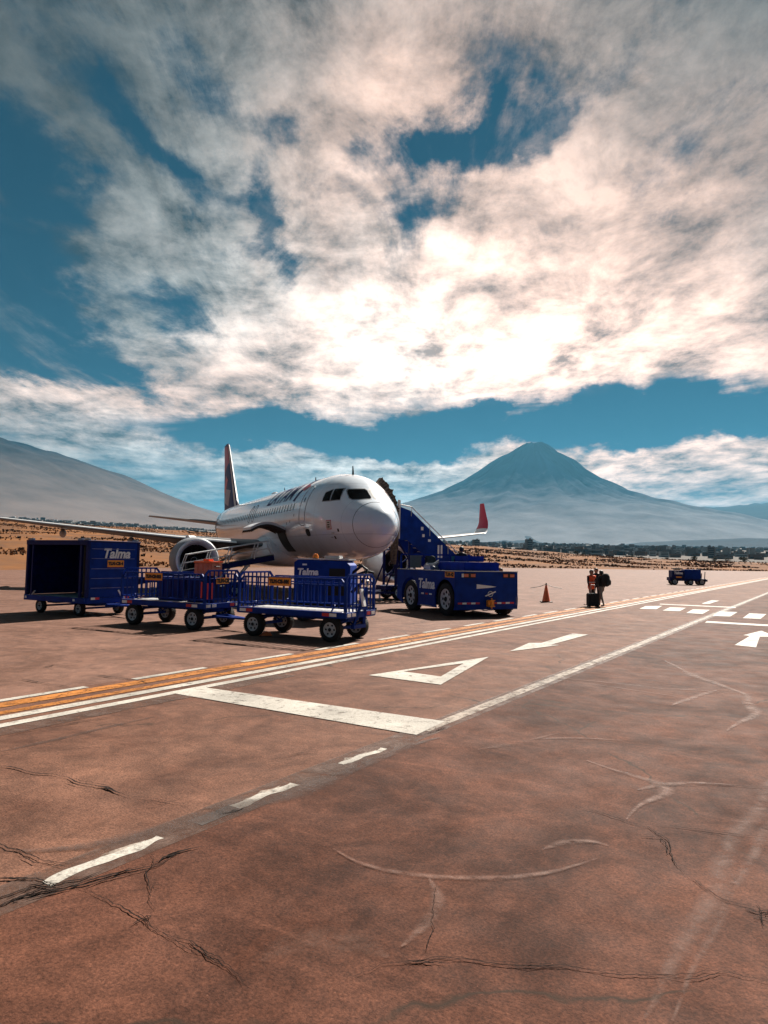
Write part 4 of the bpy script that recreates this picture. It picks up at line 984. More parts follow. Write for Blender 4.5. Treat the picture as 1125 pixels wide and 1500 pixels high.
CL, CW = 3.18, 1.42       # cart deck
def rail_cart(name, loc, rz, label, txt, ztop=1.45, steer=-.35, endtxt=None, solid=False):
    t = empty(name, loc, rz, label, 'baggage cart', 'blue baggage carts of the train')
    r = .285; x0, x1 = -CL/2, CL/2; hw = CW/2
    for sx, sy in ((-1, -1), (-1, 1)): wheel(t, (sx*1.10, sy*.60, r), r, .20)
    for sy in (-1, 1): wheel(t, (1.14 + sy*.0, sy*.60, r), r, .20, steer=0)
    b = MB()
    b.box((0, 0, .60), (CL-.02, CW-.04, .10)); b.box((0, -hw+.03, .63), (CL, .06, .13)); b.box((0, hw-.03, .63), (CL, .06, .13)); b.box((x0+.03, 0, .63), (.06, CW-.13, .13)); b.box((x1-.03, 0, .63), (.06, CW-.13, .13))
    for sx in (-1.10, 1.14):
        b.bar((sx, -.52, r), (sx, .52, r), .07); b.box((sx, 0, .44), (.16, 1.0, .05))
        for sy in (-.42, .42): b.bar((sx-.35, sy, .5), (sx+.35, sy, .5), .05, .03); b.bar((sx-.3, sy, .49), (sx, sy, r+.04), .04, .03); b.bar((sx+.3, sy, .49), (sx, sy, r+.04), .04, .03)
    b.box((1.14, 0, .49), (.5, .5, .05)); b.box((0, 0, .50), (2.4, .12, .1))
    b.build('chassis', M['blue'], t, bevel=.006)
    d = MB(); d.box((0, 0, .665), (CL-.14, CW-.14, .025)); d.build('deck', M['deck'], t)
    def side(y, n=16, chamf=True, xa=x0, xb=x1, zt=ztop):
        b = MB(); z0 = .70
        b.bar((xa+.03, y, z0+.09), (xb-.03, y, z0+.09), .035); b.bar((xa+.16, y, zt), (xb-.16, y, zt), .04)
        b.bar((xa+.03, y, zt-.14), (xb-.03, y, zt-.14), .03)
        for x in (xa+.03, xb-.03): b.bar((x, y, z0), (x, y, zt-.13), .05)
        b.bar((xa+.03, y, zt-.15), (xa+.17, y, zt), .04); b.bar((xb-.03, y, zt-.15), (xb-.17, y, zt), .04)
        for k in range(1, n): x = xa+.03+(xb-xa-.06)*k/n; b.bar((x, y, z0+.10), (x, y, zt-.01), .034, .02)
        for x in (xa+.45, xb-.45): b.bar((x, y, z0-.05), (x+.12, y, z0+.16), .05, .02)
        return b.build('side_rail', M['blue'], t)
    side(-hw+.05)
    side(hw-.05)
    def end(x, n=8, zt=ztop+.10):
        b = MB(); z0 = .70; ya, yb = -hw+.04, hw-.04
        for y in (ya, yb): b.bar((x, y, z0), (x, y, zt-.1), .06)
        b.bar((x, ya+.1, zt), (x, yb-.1, zt), .045); b.bar((x, ya, zt-.11), (x, ya+.12, zt), .045); b.bar((x, yb, zt-.11), (x, yb-.12, zt), .045)
        b.bar((x, ya, z0+.10), (x, yb, z0+.10), .035)
        for k in range(1, n): y = ya+(yb-ya)*k/n; b.bar((x, y, z0), (x, y, zt-.02), .034, .022)
        return b.build('end_rail', M['blue'], t)
    end(x0+.04); end(x1-.04)
    nrm = (0, -1, 0)
    if txt: plate(t, txt, (-.30, -hw+.005, ztop-.10), (1, 0, 0), nrm, .66, .20)
    for x, m in ((x0+.20, 'letter'), (x0+.40, 'red'), (x1-.55, 'red'), (x1-.35, 'letter')): reflector(t, (x, -hw-.004, .63), (1, 0, 0), (0, 0, 1), M[m], nrm, .19, .075)
    for y, m in ((-hw+.14, 'letter'), (-hw+.36, 'letter'), (hw-.36, 'red'), (hw-.14, 'letter')): reflector(t, (x1+.005, y, .63), (0, 1, 0), (0, 0, 1), M[m], (1, 0, 0), .16, .075)
    b = MB(); b.bar((x0+.1, -hw-.006, .706), (x1-.1, -hw-.006, .706), .012, .012); b.build('edge_strip', M['steel'], t)
    return t
def tow_bar(parent, x, lift, reach=1.0):
    b = MB(); z = .34
    p = Vector((x, 0, z)); q = p + Vector((math.cos(lift), 0, math.sin(lift)))*reach
    b.bar(p+Vector((0, -.28, 0)), p+Vector((0, .28, 0)), .09)
    b.bar(p+Vector((0, -.25, 0)), q, .07, .05); b.bar(p+Vector((0, .25, 0)), q, .07, .05); b.bar(p+(q-p)*.45+Vector((0, -.13, 0)), p+(q-p)*.45+Vector((0, .13, 0)), .05)
    tb = b.build('tow_bar', M['blue'], parent, bevel=.005)
    b = MB(); d = (q-p).normalized(); pts = [q + d*.09 + (d*math.cos(a) + Vector((0, 1, 0))*math.sin(a))*.07 for a in np.linspace(0, 2*PI, 14)[:-1]]
    b.tube(pts, .018, 6, closed=True); b.build('tow_eye', M['steel'], tb, smooth=True)
    return tb
front_cart = rail_cart('baggage_cart', (-1.90, 17.42, 0), R(-28), 'empty blue railed baggage cart with upright tow bar, nearest the striped lines', 'TLM-CE-101')
tow_bar(front_cart, 1.52, R(78), .95)
b = MB(); b.box((1.68, -.10, 1.02), (.05, .13, .42), Matrix.Rotation(R(-12), 3, 'Y'), bev=.01); b.build('tow_bar_sleeve', M['white_paint'], front_cart)
mid_cart = rail_cart('baggage_cart', (-5.66, 19.62, 0), R(-29), 'blue railed baggage cart in the middle of the train carrying blue and salmon crates', 'TLM-CE-092')
tow_bar(mid_cart, 1.50, R(-2), 1.05)
plate(mid_cart, 'TLM-CE', (CL/2+.004, -.05, 1.28), (0, 1, 0), (1, 0, 0), .5, .16)
for y in (-.62, -.45): reflector(mid_cart, (CL/2+.004, y, 1.02), (0, 1, 0), (0, 0, 1), M['red'], (1, 0, 0), .05, .42)
reflector(mid_cart, (CL/2-.12, -CW/2-.004, 1.05), (1, 0, 0), (0, 0, 1), M['red'], (0, -1, 0), .05, .42)
# load of the middle cart
def cart_pt(c, x, y, z): return c.matrix_basis @ Vector((x, y, z))
def crate(name, cart, x, y, z, d, m, label, cat, lid=None, group=None):
    p = cart_pt(cart, x, y, z); t = empty(name, p, cart.rotation_euler.z, label, cat, group)
    b = MB(); b.box((0, 0, d[2]/2), d, bev=.02)
    for k in (-1, 1):
        for q in (-.3, 0, .3): b.box((q*d[0], k*(d[1]/2+.008), d[2]/2), (.04, .02, d[2]*.86))
        b.box((0, k*(d[1]/2+.006), d[2]*.25), (d[0]*.96, .018, .03))
    b.build('body', M[m], t)
    b = MB(); b.box((0, 0, d[2]+.03), (d[0]+.03, d[1]+.03, .055), bev=.012); b.box((0, 0, d[2]+.085), (d[0]*.35, d[1]*.4, .06), bev=.01); b.build('lid', M[lid or m], t)
    for k in (-1, 1):
        b = MB(); b.tube([(k*(d[0]/2), -.1, d[2]*.75), (k*(d[0]/2+.04), -.08, d[2]*.75), (k*(d[0]/2+.04), .08, d[2]*.75), (k*(d[0]/2), .1, d[2]*.75)], .012, 6); b.build('handle', M['black'], t)
    return t
for c in (front_cart, mid_cart): c.matrix_basis
crate('storage_crate', mid_cart, -.25, .20, .68, (1.0, .62, .60), 'blue_dark', 'left of the two dark blue crates inside the middle baggage cart', 'crate')
crate('storage_crate', mid_cart, .92, .10, .68, (.95, .62, .60), 'blue_dark', 'right dark blue crate inside the middle baggage cart under the salmon crate', 'crate')
crate('cooler_box', mid_cart, .92, .10, 1.40, (.62, .45, .34), 'salmon', 'salmon coloured box with lid on top of the dark blue crate in the middle cart', 'crate', 'orange')

# box cart with an open side
bx = empty('box_cart', (-9.93, 23.15, 0), R(-31), 'tall blue box cart open on its long side at the tail of the train', 'luggage cart')
BL, BW, ZB, ZT = 3.15, 1.95, .47, 2.32
for sx in (-1.05, .95):
    for sy in (-.72, .72): wheel(bx, (sx, sy, .22), .22, .15)
b = MB(); b.box((0, 0, .50), (BL, BW, .10)); b.box((0, -BW/2-.003, .49), (BL+.02, .05, .17)); b.box((BL/2+.003, 0, .49), (.05, BW, .17))
for sx in (-1.05, .95): b.bar((sx, -.66, .22), (sx, .66, .22), .06); b.box((sx, 0, .36), (.5, .7, .14))
b.build('chassis', M['blue'], bx, bevel=.006)
b = MB(); b.box((0, BW/2-.03, (ZB+.1+ZT)/2), (BL-.1, .04, ZT-ZB-.12))
for k in range(7): b.box((-BL/2+.3+k*.42, BW/2-.055, 1.45), (.05, .03, ZT-ZB-.3))
b.build('back_panel', M['blue_dark'], bx)
b = MB(); b.box((BL/2-.03, 0, (ZB+.1+ZT)/2), (.045, BW-.08, ZT-ZB-.12))
ep = b.build('end_panel', M['blue'], bx)
b = MB()
for z in (.88, 1.18, 1.48, 1.80, 2.10): b.box((BL/2+.006, -.03, z), (.03, BW-.34, .022))
b.build('panel_rib', mat('ribs_worn', (.12, .14, .36), .4, var=.3), ep)
b = MB(); b.box((-BL/2+.03, 0, (ZB+.1+ZT)/2), (.045, BW-.08, ZT-ZB-.12)); b.build('end_panel', M['blue_dark'], bx)
for x in (-BL/2+.04, BL/2-.04):
    for y in (-BW/2+.04, BW/2-.04): b = MB(); b.box((x, y, (ZB+ZT)/2), (.09, .09, ZT-ZB)); b.build('corner_post', M['blue_dark'], bx)
b = MB(); b.box((BL/2-.35, -BW/2+.035, 1.42), (.09, .06, ZT-ZB-.05)); b.box((-BL/2+.30, -BW/2+.035, 1.42), (.06, .05, ZT-ZB-.05))
b.build('side_jamb', M['blue_dark'], bx)
b = MB(); b.box((0, 0, ZT+.015), (BL+.05, BW+.05, .05)); b.box((0, -BW/2, ZT-.06), (BL, .06, .1)); b.build('roof', M['blue_dark'], bx, bevel=.01)
for x, y in ((BL/2-.1, -BW/2+.05), (BL/2-.5, -BW/2+.1), (BL/2-.1, BW/2-.1), (-BL/2+.1, -BW/2+.1)):
    b = MB(); b.box((x, y, ZT+.075), (.22, .10, .07), bev=.015); b.build('roof_fitting', M['deck'], bx)
b = MB(); b.box((0, 0, .565), (BL-.12, BW-.12, .02)); b.build('deck', M['deck'], bx)
# roller curtain bundle beside the opening
b = MB(); b.loft([[(BL/2-.22 + .07*math.cos(t*PI/5)*(1+.2*math.sin(t*3+z*5)), -BW/2+.10 + .07*math.sin(t*PI/5), z) for t in range(10)] for z in np.linspace(.6, 2.2, 9)]); b.build('curtain', M['black_cloth'], bx, smooth=True)
text_on(bx, 'lettering', 'Talma', .42, (BL/2+.004, .06, 1.95), (0, 1, 0), (0, 0, 1), M['letter'], depth=.008, shear=.25, bold=.012)
plate(bx, 'TLM-CE-4', (BL/2+.010, .05, 1.64), (0, 1, 0), (1, 0, 0), .62, .22)
for x, m in ((BL/2-.55, 'letter'), (-BL/2+.1, 'letter')): reflector(bx, (x, -BW/2-.032, .50), (1, 0, 0), (0, 0, 1), M[m], (0, -1, 0), .1, .07)
for y, m in ((-.75, 'letter'), (-.60, 'red'), (.35, 'letter'), (.52, 'red')): reflector(bx, (BL/2+.032, y, .56), (0, 1, 0), (0, 0, 1), M[m], (1, 0, 0), .15, .07)
b = MB(); b.bar((-BL/2+.35, -BW/2+.02, .56), (-BL/2+.52, -BW/2+.02, .72), .05, .02); b.bar((BL/2+.02, .30, .62), (BL/2+.02, .18, .80), .02, .05); b.build('latch', M['letter'], bx)
tow_bar(bx, 1.62, R(0), 1.0)
ckm = M['orange']
ck = MB(); ck.prism([(-.16, -.07, 0), (.16, -.07, 0), (.11, -.07, .09), (-.02, -.07, .11)], (0, .14, 0)); ck.tube([(-.1, .07, .05), (-.16, .2, .03), (-.1, .3, .02)], .012, 6)
cko = ck.build('wheel_chock', ckm, None, bevel=.01); g = gp(389, 931); cko.location = (g.x, g.y, 0); cko.rotation_euler = (0, 0, .3); tag(cko, 'small orange wheel chock on the apron under the front baggage cart', 'wheel chock')

# ================================================================== pushback tug
tg = empty('aircraft_tug', (1.04+.90*1.1, 26.93+.43*1.1, 0), R(-64.5), 'large blue aircraft tug with white wheels beside the nose of the jet', 'tug')
XB, XF, TW = -1.08, 3.28, 2.62; HW = TW/2; YO = .22     # body spans x XB..XF, y centred YO
TR = .575
for x, st_ in ((0, 0), (2.62, 0)):
    for s in (-1, 1): wheel(tg, (x, YO + s*(HW-.17), TR), TR, .32, rimk=.62, holes=8)
def hullside(y, th):
    """side plate with two wheel arches"""
    b = MB(); zb, zt = .24, 1.56; pts = [(XB, .42), (XB, zt), (XF, zt), (XF, zb)]
    for cx in (2.62, 0):
        ra = TR+.12; a0 = math.asin(max(-1, (zb-TR)/ra))
        for a in np.linspace(a0, PI-a0, 15): pts.append((cx+ra*math.cos(a), TR+ra*math.sin(a)))
    b.prism([(p[0], y, p[1]) for p in pts], (0, th, 0)); return b
b = hullside(YO-HW, .05); sp_ = b.build('side_panel', M['blue'], tg)
b = hullside(YO+HW-.05, .05); b.build('side_panel', M['blue'], tg)
b = MB(); b.box((XF-.03, YO, .90), (.06, TW-.105, 1.32)); b.build('front_panel', M['blue'], tg)
b = MB(); b.box((XB+.03, YO, 1.0), (.06, TW-.105, 1.1)); b.box((XB-.10, YO-HW+.4, .72), (.16, .5, .35), bev=.03); b.build('rear_panel', M['blue'], tg)
b = MB(); b.box(((.7+XF)/2, YO, 1.535), (XF-.7-.07, TW-.12, .04)); b.build('deck', M['blue'], tg)
b = MB(); b.box((-.15, YO, .60), (1.7, TW-.8, .04)); b.box((.72, YO, 1.06), (.04, TW-.8, .9)); b.build('cab_floor', M['dark'], tg)
b = MB(); b.box(((XB+XF)/2, YO, .42), (XF-XB-.2, 1.5, .3)); b.bar((0, YO-1.0, TR), (0, YO+1.0, TR), .18); b.bar((2.62, YO-1.0, TR), (2.62, YO+1.0, TR), .18); b.build('chassis', M['dark'], tg)
b = MB(); b.box(((XB+XF)/2, YO-HW-.004, 1.565), (XF-XB, .03, .025)); b.box((XF+.004, YO, 1.565), (.03, TW+.02, .025)); b.build('edge_trim', M['steel'], tg)
b = MB(); b.box((1.45, YO+.32, 1.72), (2.1, 1.5, .32), bev=.02); eh = b.build('engine_cover', M['blue'], tg)
b = MB(); b.box((1.0, YO+.72, 2.0), (1.0, .7, .22), bev=.02); b.build('air_box', M['blue'], tg)
# low cab: posts, roof bar, glass, seat and control bundle
b = MB()
for x, y in ((XB+.1, YO-HW+.1), (XB+.1, YO+.3), (.3, YO+.3)): b.bar((x, y, 1.5), (x, y, 2.12), .06)
b.bar((XB+.1, YO-HW+.1, 2.14), (.3, YO+.3, 2.14), .07, .06); b.bar((XB+.1, YO-HW+.1, 2.14), (XB+.1, YO+1.2, 2.14), .07, .06); b.bar((XB+.1, YO+1.2, 1.5), (XB+.1, YO+1.2, 2.14), .06); b.bar((.3, YO+.3, 2.14), (.3, YO+1.2, 2.14), .06); b.bar((XB+.1, YO+1.2, 2.14), (.3, YO+1.2, 2.14), .06)
b.build('cab_frame', M['blue'], tg)
b = MB(); b.box((.3, YO+.75, 1.85), (.02, .85, .5)); b.build('windshield', M['teal_glass'], tg)
b = MB(); b.box((XB+.1, YO-.55, 1.86), (.02, .5, .5)); b.build('cab_window', M['glass_lit'], tg)
b = MB(); b.box((-.35, YO-.1, 1.66), (.5, .5, .14), bev=.04); b.box((-.58, YO-.1, 1.9), (.12, .48, .4), bev=.04); b.build('seat', M['black'], tg)
b = MB()
for k in range(5): b.tube([(.1+.15*k, YO-.75+.1*k, 1.56), (.15+.12*k, YO-.72, 1.75+.05*math.sin(k)), (.35+.1*k, YO-.5, 1.68+.06*k), (.5, YO-.3, 1.6)], .035, 6)
b.box((.35, YO-.6, 1.66), (.6, .35, .18), bev=.04); b.build('hose_bundle', M['steel'], tg, smooth=40)
b = MB(); b.tube([(-.1, YO-.4, 1.56), (.05, YO-.4, 1.9)], .02, 6); b.tube([(.05+.02*math.sin(a), YO-.4+.17*math.cos(a), 1.92+.17*math.sin(a)) for a in np.linspace(0, 2*PI, 16)[:-1]], .015, 5, closed=True); b.build('steering_wheel', M['black'], tg)
text_on(tg, 'lettering', 'Talma', .50, (1.30, YO-HW-.002, 1.05), (1, 0, 0), (0, 0, 1), M['letter'], depth=.008, shear=.15, bold=.012)
for x, m in ((1.02, 'letter'), (1.32, 'red'), (1.62, 'letter')): reflector(tg, (x, YO-HW-.005, .70), (1, 0, 0), (0, 0, 1), M[m], (0, -1, 0), .19, .055)
for k in range(13):
    y = YO-HW+.22+k*.18
    if 5 <= k <= 6: continue
    reflector(tg, (XF+.005, y, .46), (0, 1, 0), (0, 0, 1), M['red' if k % 2 == 0 else 'letter'], (1, 0, 0), .17, .06)
plate(tg, 'TLM-42', (2.95, YO-HW-.006, 1.44), (1, 0, 0), (0, -1, 0), .62, .2)
for yy in (-.72, .92):
    b = MB(); b.box((XF+.012, YO+yy, 1.42), (.03, .5, .17), bev=.01); hl = b.build('headlight', M['black'], tg)
    b = MB()
    for q in (-.14, .14): b.box((XF+.028, YO+yy+q, 1.42), (.01, .18, .10)); 
    b.build('lens', M['salmon'], hl)
b = MB(); b.box((XF+.015, YO-1.0, 1.42), (.03, .07, .12)); b.build('marker_light', M['letter'], tg)
b = MB(); b.prism([(XF+.004, YO-.42, 1.12), (XF+.004, YO+.18, 1.06), (XF+.004, YO+.40, 1.03), (XF+.004, YO+.18, 1.0), (XF+.004, YO-.42, .96)], (.008, 0, 0)); b.build('painted_marking', M['letter'], tg)
b = MB(); b.tube([(XF+.012, YO+.15+.10*math.cos(a), .78+.09*math.sin(a)) for a in np.linspace(0, 2*PI, 15)[:-1]], .014, 4, closed=True); b.prism([(XF+.006, YO-.08, .72), (XF+.006, YO+.36, .88), (XF+.006, YO+.38, .84), (XF+.006, YO-.04, .69)], (.008, 0, 0)); b.build('painted_emblem', M['letter'], tg)
b = MB(); b.box((XF+.07, YO+.1, .46), (.14, .26, .22), bev=.02); b.tube([(XF+.16, YO+.1, .28), (XF+.16, YO+.1, .64)], .03, 8); b.box((XF+.16, YO+.1, .36), (.14, .2, .04)); b.box((XF+.16, YO+.1, .56), (.14, .2, .04)); b.build('tow_hitch', M['plate'], tg)
b = MB(); b.box((1.32, YO-HW-.01, .27), (.8, .08, .04)); b.build('step', M['steel'], tg)

# ================================================================== passenger stairs (in aircraft axes)
def on_plane(x, y, z=0): return plane.matrix_basis @ Vector((x, y, z))
ps = empty('passenger_stairs', on_plane(2.3, 5.15), TH, 'blue passenger stairs with worn dark canopy docked beside the jet nose', 'boarding stairs')
# local: x outward from the door, y aft; origin at the foot below the docking edge
W2 = .82
x0s, x1s, zs = .95, 5.0, 3.42
steps = MB(); n = 18
for k in range(n):
    x = x0s + (x1s-x0s)*(k+.5)/n; z = zs - zs*(k+1)/(n+1); steps.box((x, 0, z), ((x1s-x0s)/n+.02, 2*W2-.1, .04))
steps.build('step_flight', M['deck'], ps)
b = MB(); b.box((.45, 0, zs-.04), (1.1, 2*W2, .08)); b.build('platform', M['deck'], ps)
for s in (-1, 1):
    b = MB(); b.prism([(0.0, s*W2, zs-.55), (x0s-.2, s*W2, zs-.55), (x1s-.55, s*W2, .05), (x1s, s*W2, .05), (x1s, s*W2, .35+.55), (x0s, s*W2, zs+.85), (0.0, s*W2, zs+1.15)], (0, s*.05, 0)); sd_p = b.build('side_panel', M['blue'], ps)
    b = MB(); b.tube([(-.05, s*(W2+.06), zs+1.2), (x0s, s*(W2+.06), zs+1.05), (x1s, s*(W2+.06), 1.05), (x1s+.1, s*(W2+.06), .4)], .028, 8)
    for t in np.linspace(0, 1, 5): x = x0s+(x1s-x0s)*t; z = zs*(1-t); b.bar((x, s*(W2+.06), z+.6*(1-t)+.3*t), (x, s*(W2+.06), z+1.05), .03)
    b.build('handrail', M['steel'], ps)
for q, (x, z, w, h) in enumerate(((1.55, zs+.02, .13, .16), (1.62, zs-.32, .12, .14), (1.95, zs-.55, .14, .12))):
    b = MB(); b.box((x, -W2-.056, z), (w, .012, h)); b.build('painted_marking', M['letter'], ps)
for q in (0, .17): b = MB(); b.box((2.45+q, -W2-.058, 2.35), (.09, .014, .62)); b.build('bracket', M['letter'], ps)
rt = Vector((x1s-x0s, 0, -zs)).normalized()
text_on(ps, 'lettering', 'Talma', .42, (3.35, -W2-.052, 1.62), rt, rt.cross(Vector((0, 1, 0)))*-1 if rt.cross(Vector((0, 1, 0))).z < 0 else rt.cross(Vector((0, 1, 0))), M['letter'], depth=.008, shear=.2, bold=.01)
# worn canopy hood hugging the fuselage
def hood(x, off): pass
b = MB(); secs = []
for t in np.linspace(0, 1, 22):
    a = R(8 + 74*t)        # angle round the fuselage from the horizontal
    rr = 2.22 + .05*math.sin(t*60)
    cx, cz = -2.3 + rr*math.cos(a)*1.02, 3.85 + rr*math.sin(a)*1.0
    u = Vector((math.cos(a), 0, math.sin(a))); wd = .17 + .05*math.sin(t*44)*.4
    c = Vector((cx, 0, cz)); secs.append([c - u*.05 + Vector((0, -W2-.22, 0)), c + u*wd*1.5 + Vector((0, -W2-.26, 0)), c + u*wd*1.8 + Vector((0, -W2+.22, 0)), c + Vector((0, -W2+.22, 0))])
secs = [s for k, s in enumerate(secs) if k <= 12]
b.loft(secs); b.build('canopy_hood', M['canopy'], ps)
b = MB()
for k in range(0, 13, 1):
    s = secs[k]; b.bar(s[0]+(s[1]-s[0])*.1+Vector((0, -.03, 0)), s[1]+Vector((0, -.03, 0)), .05)
b.build('canopy_rib', M['rubber'], ps)
b = MB(); b.tube([(.0, -W2-.15, 1.7), (.02, -W2-.18, 2.6), (.06, -W2-.2, 3.5), (.04, -W2-.2, 4.2)], [.14, .2, .2, .16], 8); b.build('dock_bumper', M['canopy'], ps)
b = MB(); b.bar((.28, -W2-.07, zs-.5), (.30, -W2-.07, zs+1.35), .13, .06); b.build('hood_post', M['white_paint'], ps)
# lift frame and chassis
b = MB()
for y in (-W2+.1, W2-.1):
    b.bar((.25, y, .5), (.25, y, zs-.1), .10); b.bar((.95, y, .5), (.95, y, zs-.2), .09); b.bar((.25, y, 2.9), (1.9, y, .6), .07); b.bar((.25, y, 1.0), (2.2, y, 2.5), .07); b.bar((-.35, y, .35), (.3, y, 1.9), .06)
b.bar((.25, -W2+.1, 1.2), (.25, W2-.1, 1.2), .06); b.bar((.25, -W2+.1, 2.4), (.25, W2-.1, 2.4), .06)
b.build('support_frame', M['blue_dark'], ps)
b = MB(); b.box((2.2, 0, .55), (4.8, 1.3, .22)); b.box((-.35, 0, .35), (.9, 1.9, .08)); b.build('chassis', M['blue_dark'], ps)
for x in (.4, 4.1):
    for s in (-1, 1): wheel(ps, (x, s*.72, .34), .34, .22)
for s in (-1, 1):
    b = MB(); b.tube([(-.6, s*.8, .5), (-.6, s*.8, .06)], .05, 8); b.lathe([(.01, .0), (.16, .0), (.16, .04), (.01, .05)], (-.6, s*.8, 0), 'Z', 16); b.build('outrigger', M['steel'], ps)

# ================================================================== belt loader under the cargo door
bl = empty('belt_loader', on_plane(-5.4, 9.0), TH + PI, 'blue belt loader with white guard rails reaching the open cargo door', 'belt loader')
# local x points away from the fuselage
A_, B_ = Vector((-3.1, 0, 2.02)), Vector((3.4, 0, .78))
b = MB(); b.bar(A_ - Vector((0, 0, .12)), B_ - Vector((0, 0, .12)), .62, .26); b.build('boom', M['blue_dark'], bl, bevel=.02)
b = MB(); b.bar(A_ + Vector((0, 0, .03)), B_ + Vector((0, 0, .03)), .56, .03); b.build('conveyor_belt', M['black'], bl)
for s in (-1, 1):
    b = MB(); hgt = .78
    b.tube([A_.lerp(B_, .0)+Vector((0, s*.36, .02)), A_.lerp(B_, .05)+Vector((0, s*.36, hgt)), A_.lerp(B_, .66)+Vector((0, s*.36, hgt)), A_.lerp(B_, .70)+Vector((0, s*.36, .02))], .032, 8)
    for t in (.16, .36, .52): b.tube([A_.lerp(B_, t)+Vector((0, s*.36, 0)), A_.lerp(B_, t-.03)+Vector((0, s*.36, hgt))], .026, 8)
    b.tube([A_.lerp(B_, .03)+Vector((0, s*.36, hgt*.5)), A_.lerp(B_, .68)+Vector((0, s*.36, hgt*.5))], .018, 6)
    b.build('guard_rail', M['white_paint'], bl)
b = MB(); b.box((.3, 0, .52), (3.9, 1.5, .26), bev=.03); b.box((1.8, -.5, .85), (.9, .5, .5), bev=.04); b.build('chassis', M['blue'], bl)
b = MB(); b.bar((-1.1, -.25, .6), (-1.9, -.25, 1.6), .07); b.bar((-1.1, .25, .6), (-1.9, .25, 1.6), .07); b.bar((-.2, 0, .6), (-1.0, 0, 1.45), .09); b.build('lift_arm', M['steel'], bl)
b = MB(); b.box((.9, -.62, 1.15), (.45, .4, .1), bev=.03); b.box((1.1, -.62, 1.4), (.08, .4, .45), bev=.03); b.build('seat', M['black'], bl)
for x in (-1.1, 1.7):
    for s in (-1, 1): wheel(bl, (x, s*.66, .3), .3, .2)

# ================================================================== ground power unit
gu = empty('ground_power_unit', (-1.75, 21.9, 0), R(-10), 'blue boxy ground power unit with white lettering and orange beacon behind the front cart', 'power unit')
b = MB(); b.prism([(-.92, -.5, .55), (-.92, -.5, 1.80), (-.80, -.5, 1.88), (.70, -.5, 1.86), (.85, -.5, 1.72), (.85, -.5, .55)], (0, 1.0, 0)); b.build('body', M['blue'], gu, bevel=.02)
b = MB(); b.box((-.05, 0, 1.90), (1.7, 1.02, .04)); b.box((.2, 0, 1.97), (.5, .5, .09), bev=.02); b.build('lid', M['steel'], gu)
b = MB(); b.lathe([(.09, 1.92), (.09, 2.0), (.06, 2.06), (.002, 2.07)], (-.28, -.35, 0), 'Z', 16); b.build('beacon', M['beacon'], gu, smooth=40)
text_on(gu, 'lettering', 'Talma', .27, (-.48, -.502, 1.50), (1, 0, 0), (0, 0, 1), M['letter'], depth=.006, shear=.15, bold=.012)
b = MB(); b.box((-.58, -.506, 1.73), (.14, .012, .05)); b.build('badge', M['letter'], gu)
b = MB(); b.box((.45, -.503, 1.45), (.5, .012, .35)); b.box((.4, -.503, .95), (.7, .012, .3)); b.build('vent_panel', M['dark'], gu)
b = MB(); b.box((0, 0, .48), (1.8, 1.0, .12)); b.bar((.9, 0, .45), (1.6, 0, .4), .08); b.build('chassis', M['dark'], gu)
b = MB(); b.tube([(.85, -.1, 1.5), (1.15, -.2, 1.72), (1.35, -.3, 1.6), (1.2, -.4, 1.2), (.9, -.45, .9)], .05, 8); b.tube([(.85, .1, 1.4), (1.25, .1, 1.55), (1.5, -.1, 1.5)], .045, 8); b.build('power_cable', M['black'], gu, smooth=True)
for x in (-.6, .6):
    for s in (-1, 1): wheel(gu, (x, s*.48, .24), .24, .16)

# ================================================================== distant tractor
ft = empty('baggage_tractor', (28.5, 65.6, 0), R(-8), 'small dark blue baggage tractor far off on the right of the apron', 'tractor')
for x, r in ((-1.25, .30), (0.15, .26), (1.15, .30)):
    for s in (-1, 1): wheel(ft, (x, s*.55, r), r, .2)
b = MB(); b.box((-.05, 0, .48), (3.1, 1.2, .22)); b.box((-.95, 0, .95), (1.1, 1.25, .8), bev=.03); b.box((-1.62, 0, .55), (.12, 1.2, .3)); b.build('body', M['blue_dark'], ft)
b = MB(); b.box((.35, 0, 1.02), (1.45, 1.2, .86), bev=.03); b.build('cargo_box', M['blue'], ft)
b = MB(); b.box((-.9, 0, 1.52), (.8, .9, .08)); b.box((-.9, 0, 1.44), (.5, .6, .1)); b.build('roof', M['black'], ft)
b = MB(); b.bar((1.4, -.5, .5), (1.45, -.5, 1.25), .06); b.bar((1.4, .5, .5), (1.45, .5, 1.1), .06); b.box((1.4, 0, .45), (.5, 1.1, .2)); b.build('tow_frame', M['black'], ft)
text_on(ft, 'lettering', 'Talma', .32, (-.95, -.632, 1.1), (1, 0, 0), (0, 0, 1), M['letter'], depth=.006, shear=.15, bold=.015)
b = MB(); b.box((-.9, -.635, .72), (.5, .012, .14)); b.build('number_plate', M['plate'], ft)

# ================================================================== traffic cone
g = gp(800, 882)
co = empty('traffic_cone', (g.x, g.y, 0), 0, 'orange traffic cone with a thin black crossbar standing alone on the apron', 'traffic cone')
b = MB(); b.lathe([(.21, .03), (.19, .06), (.045, .80), (.03, .82), (.002, .82)], (0, 0, 0), 'Z', 24); b.build('cone', M['orange'], co, smooth=40)
b = MB(); b.lathe([(.142, .30), (.110, .46)], (0, 0, 0), 'Z', 24); b.build('reflective_band', M['salmon'], co, smooth=True)
b = MB(); b.box((0, 0, .02), (.52, .52, .04), bev=.01); b.build('base', M['black'], co)
b = MB(); b.tube([(-.75, .1, .66), (-.3, .03, .74), (0, 0, .86), (.3, .0, .74), (.75, -.1, .66)], .014, 5); b.tube([(0, 0, .8), (0, 0, .92)], .03, 6); b.build('crossbar', M['black'], co)
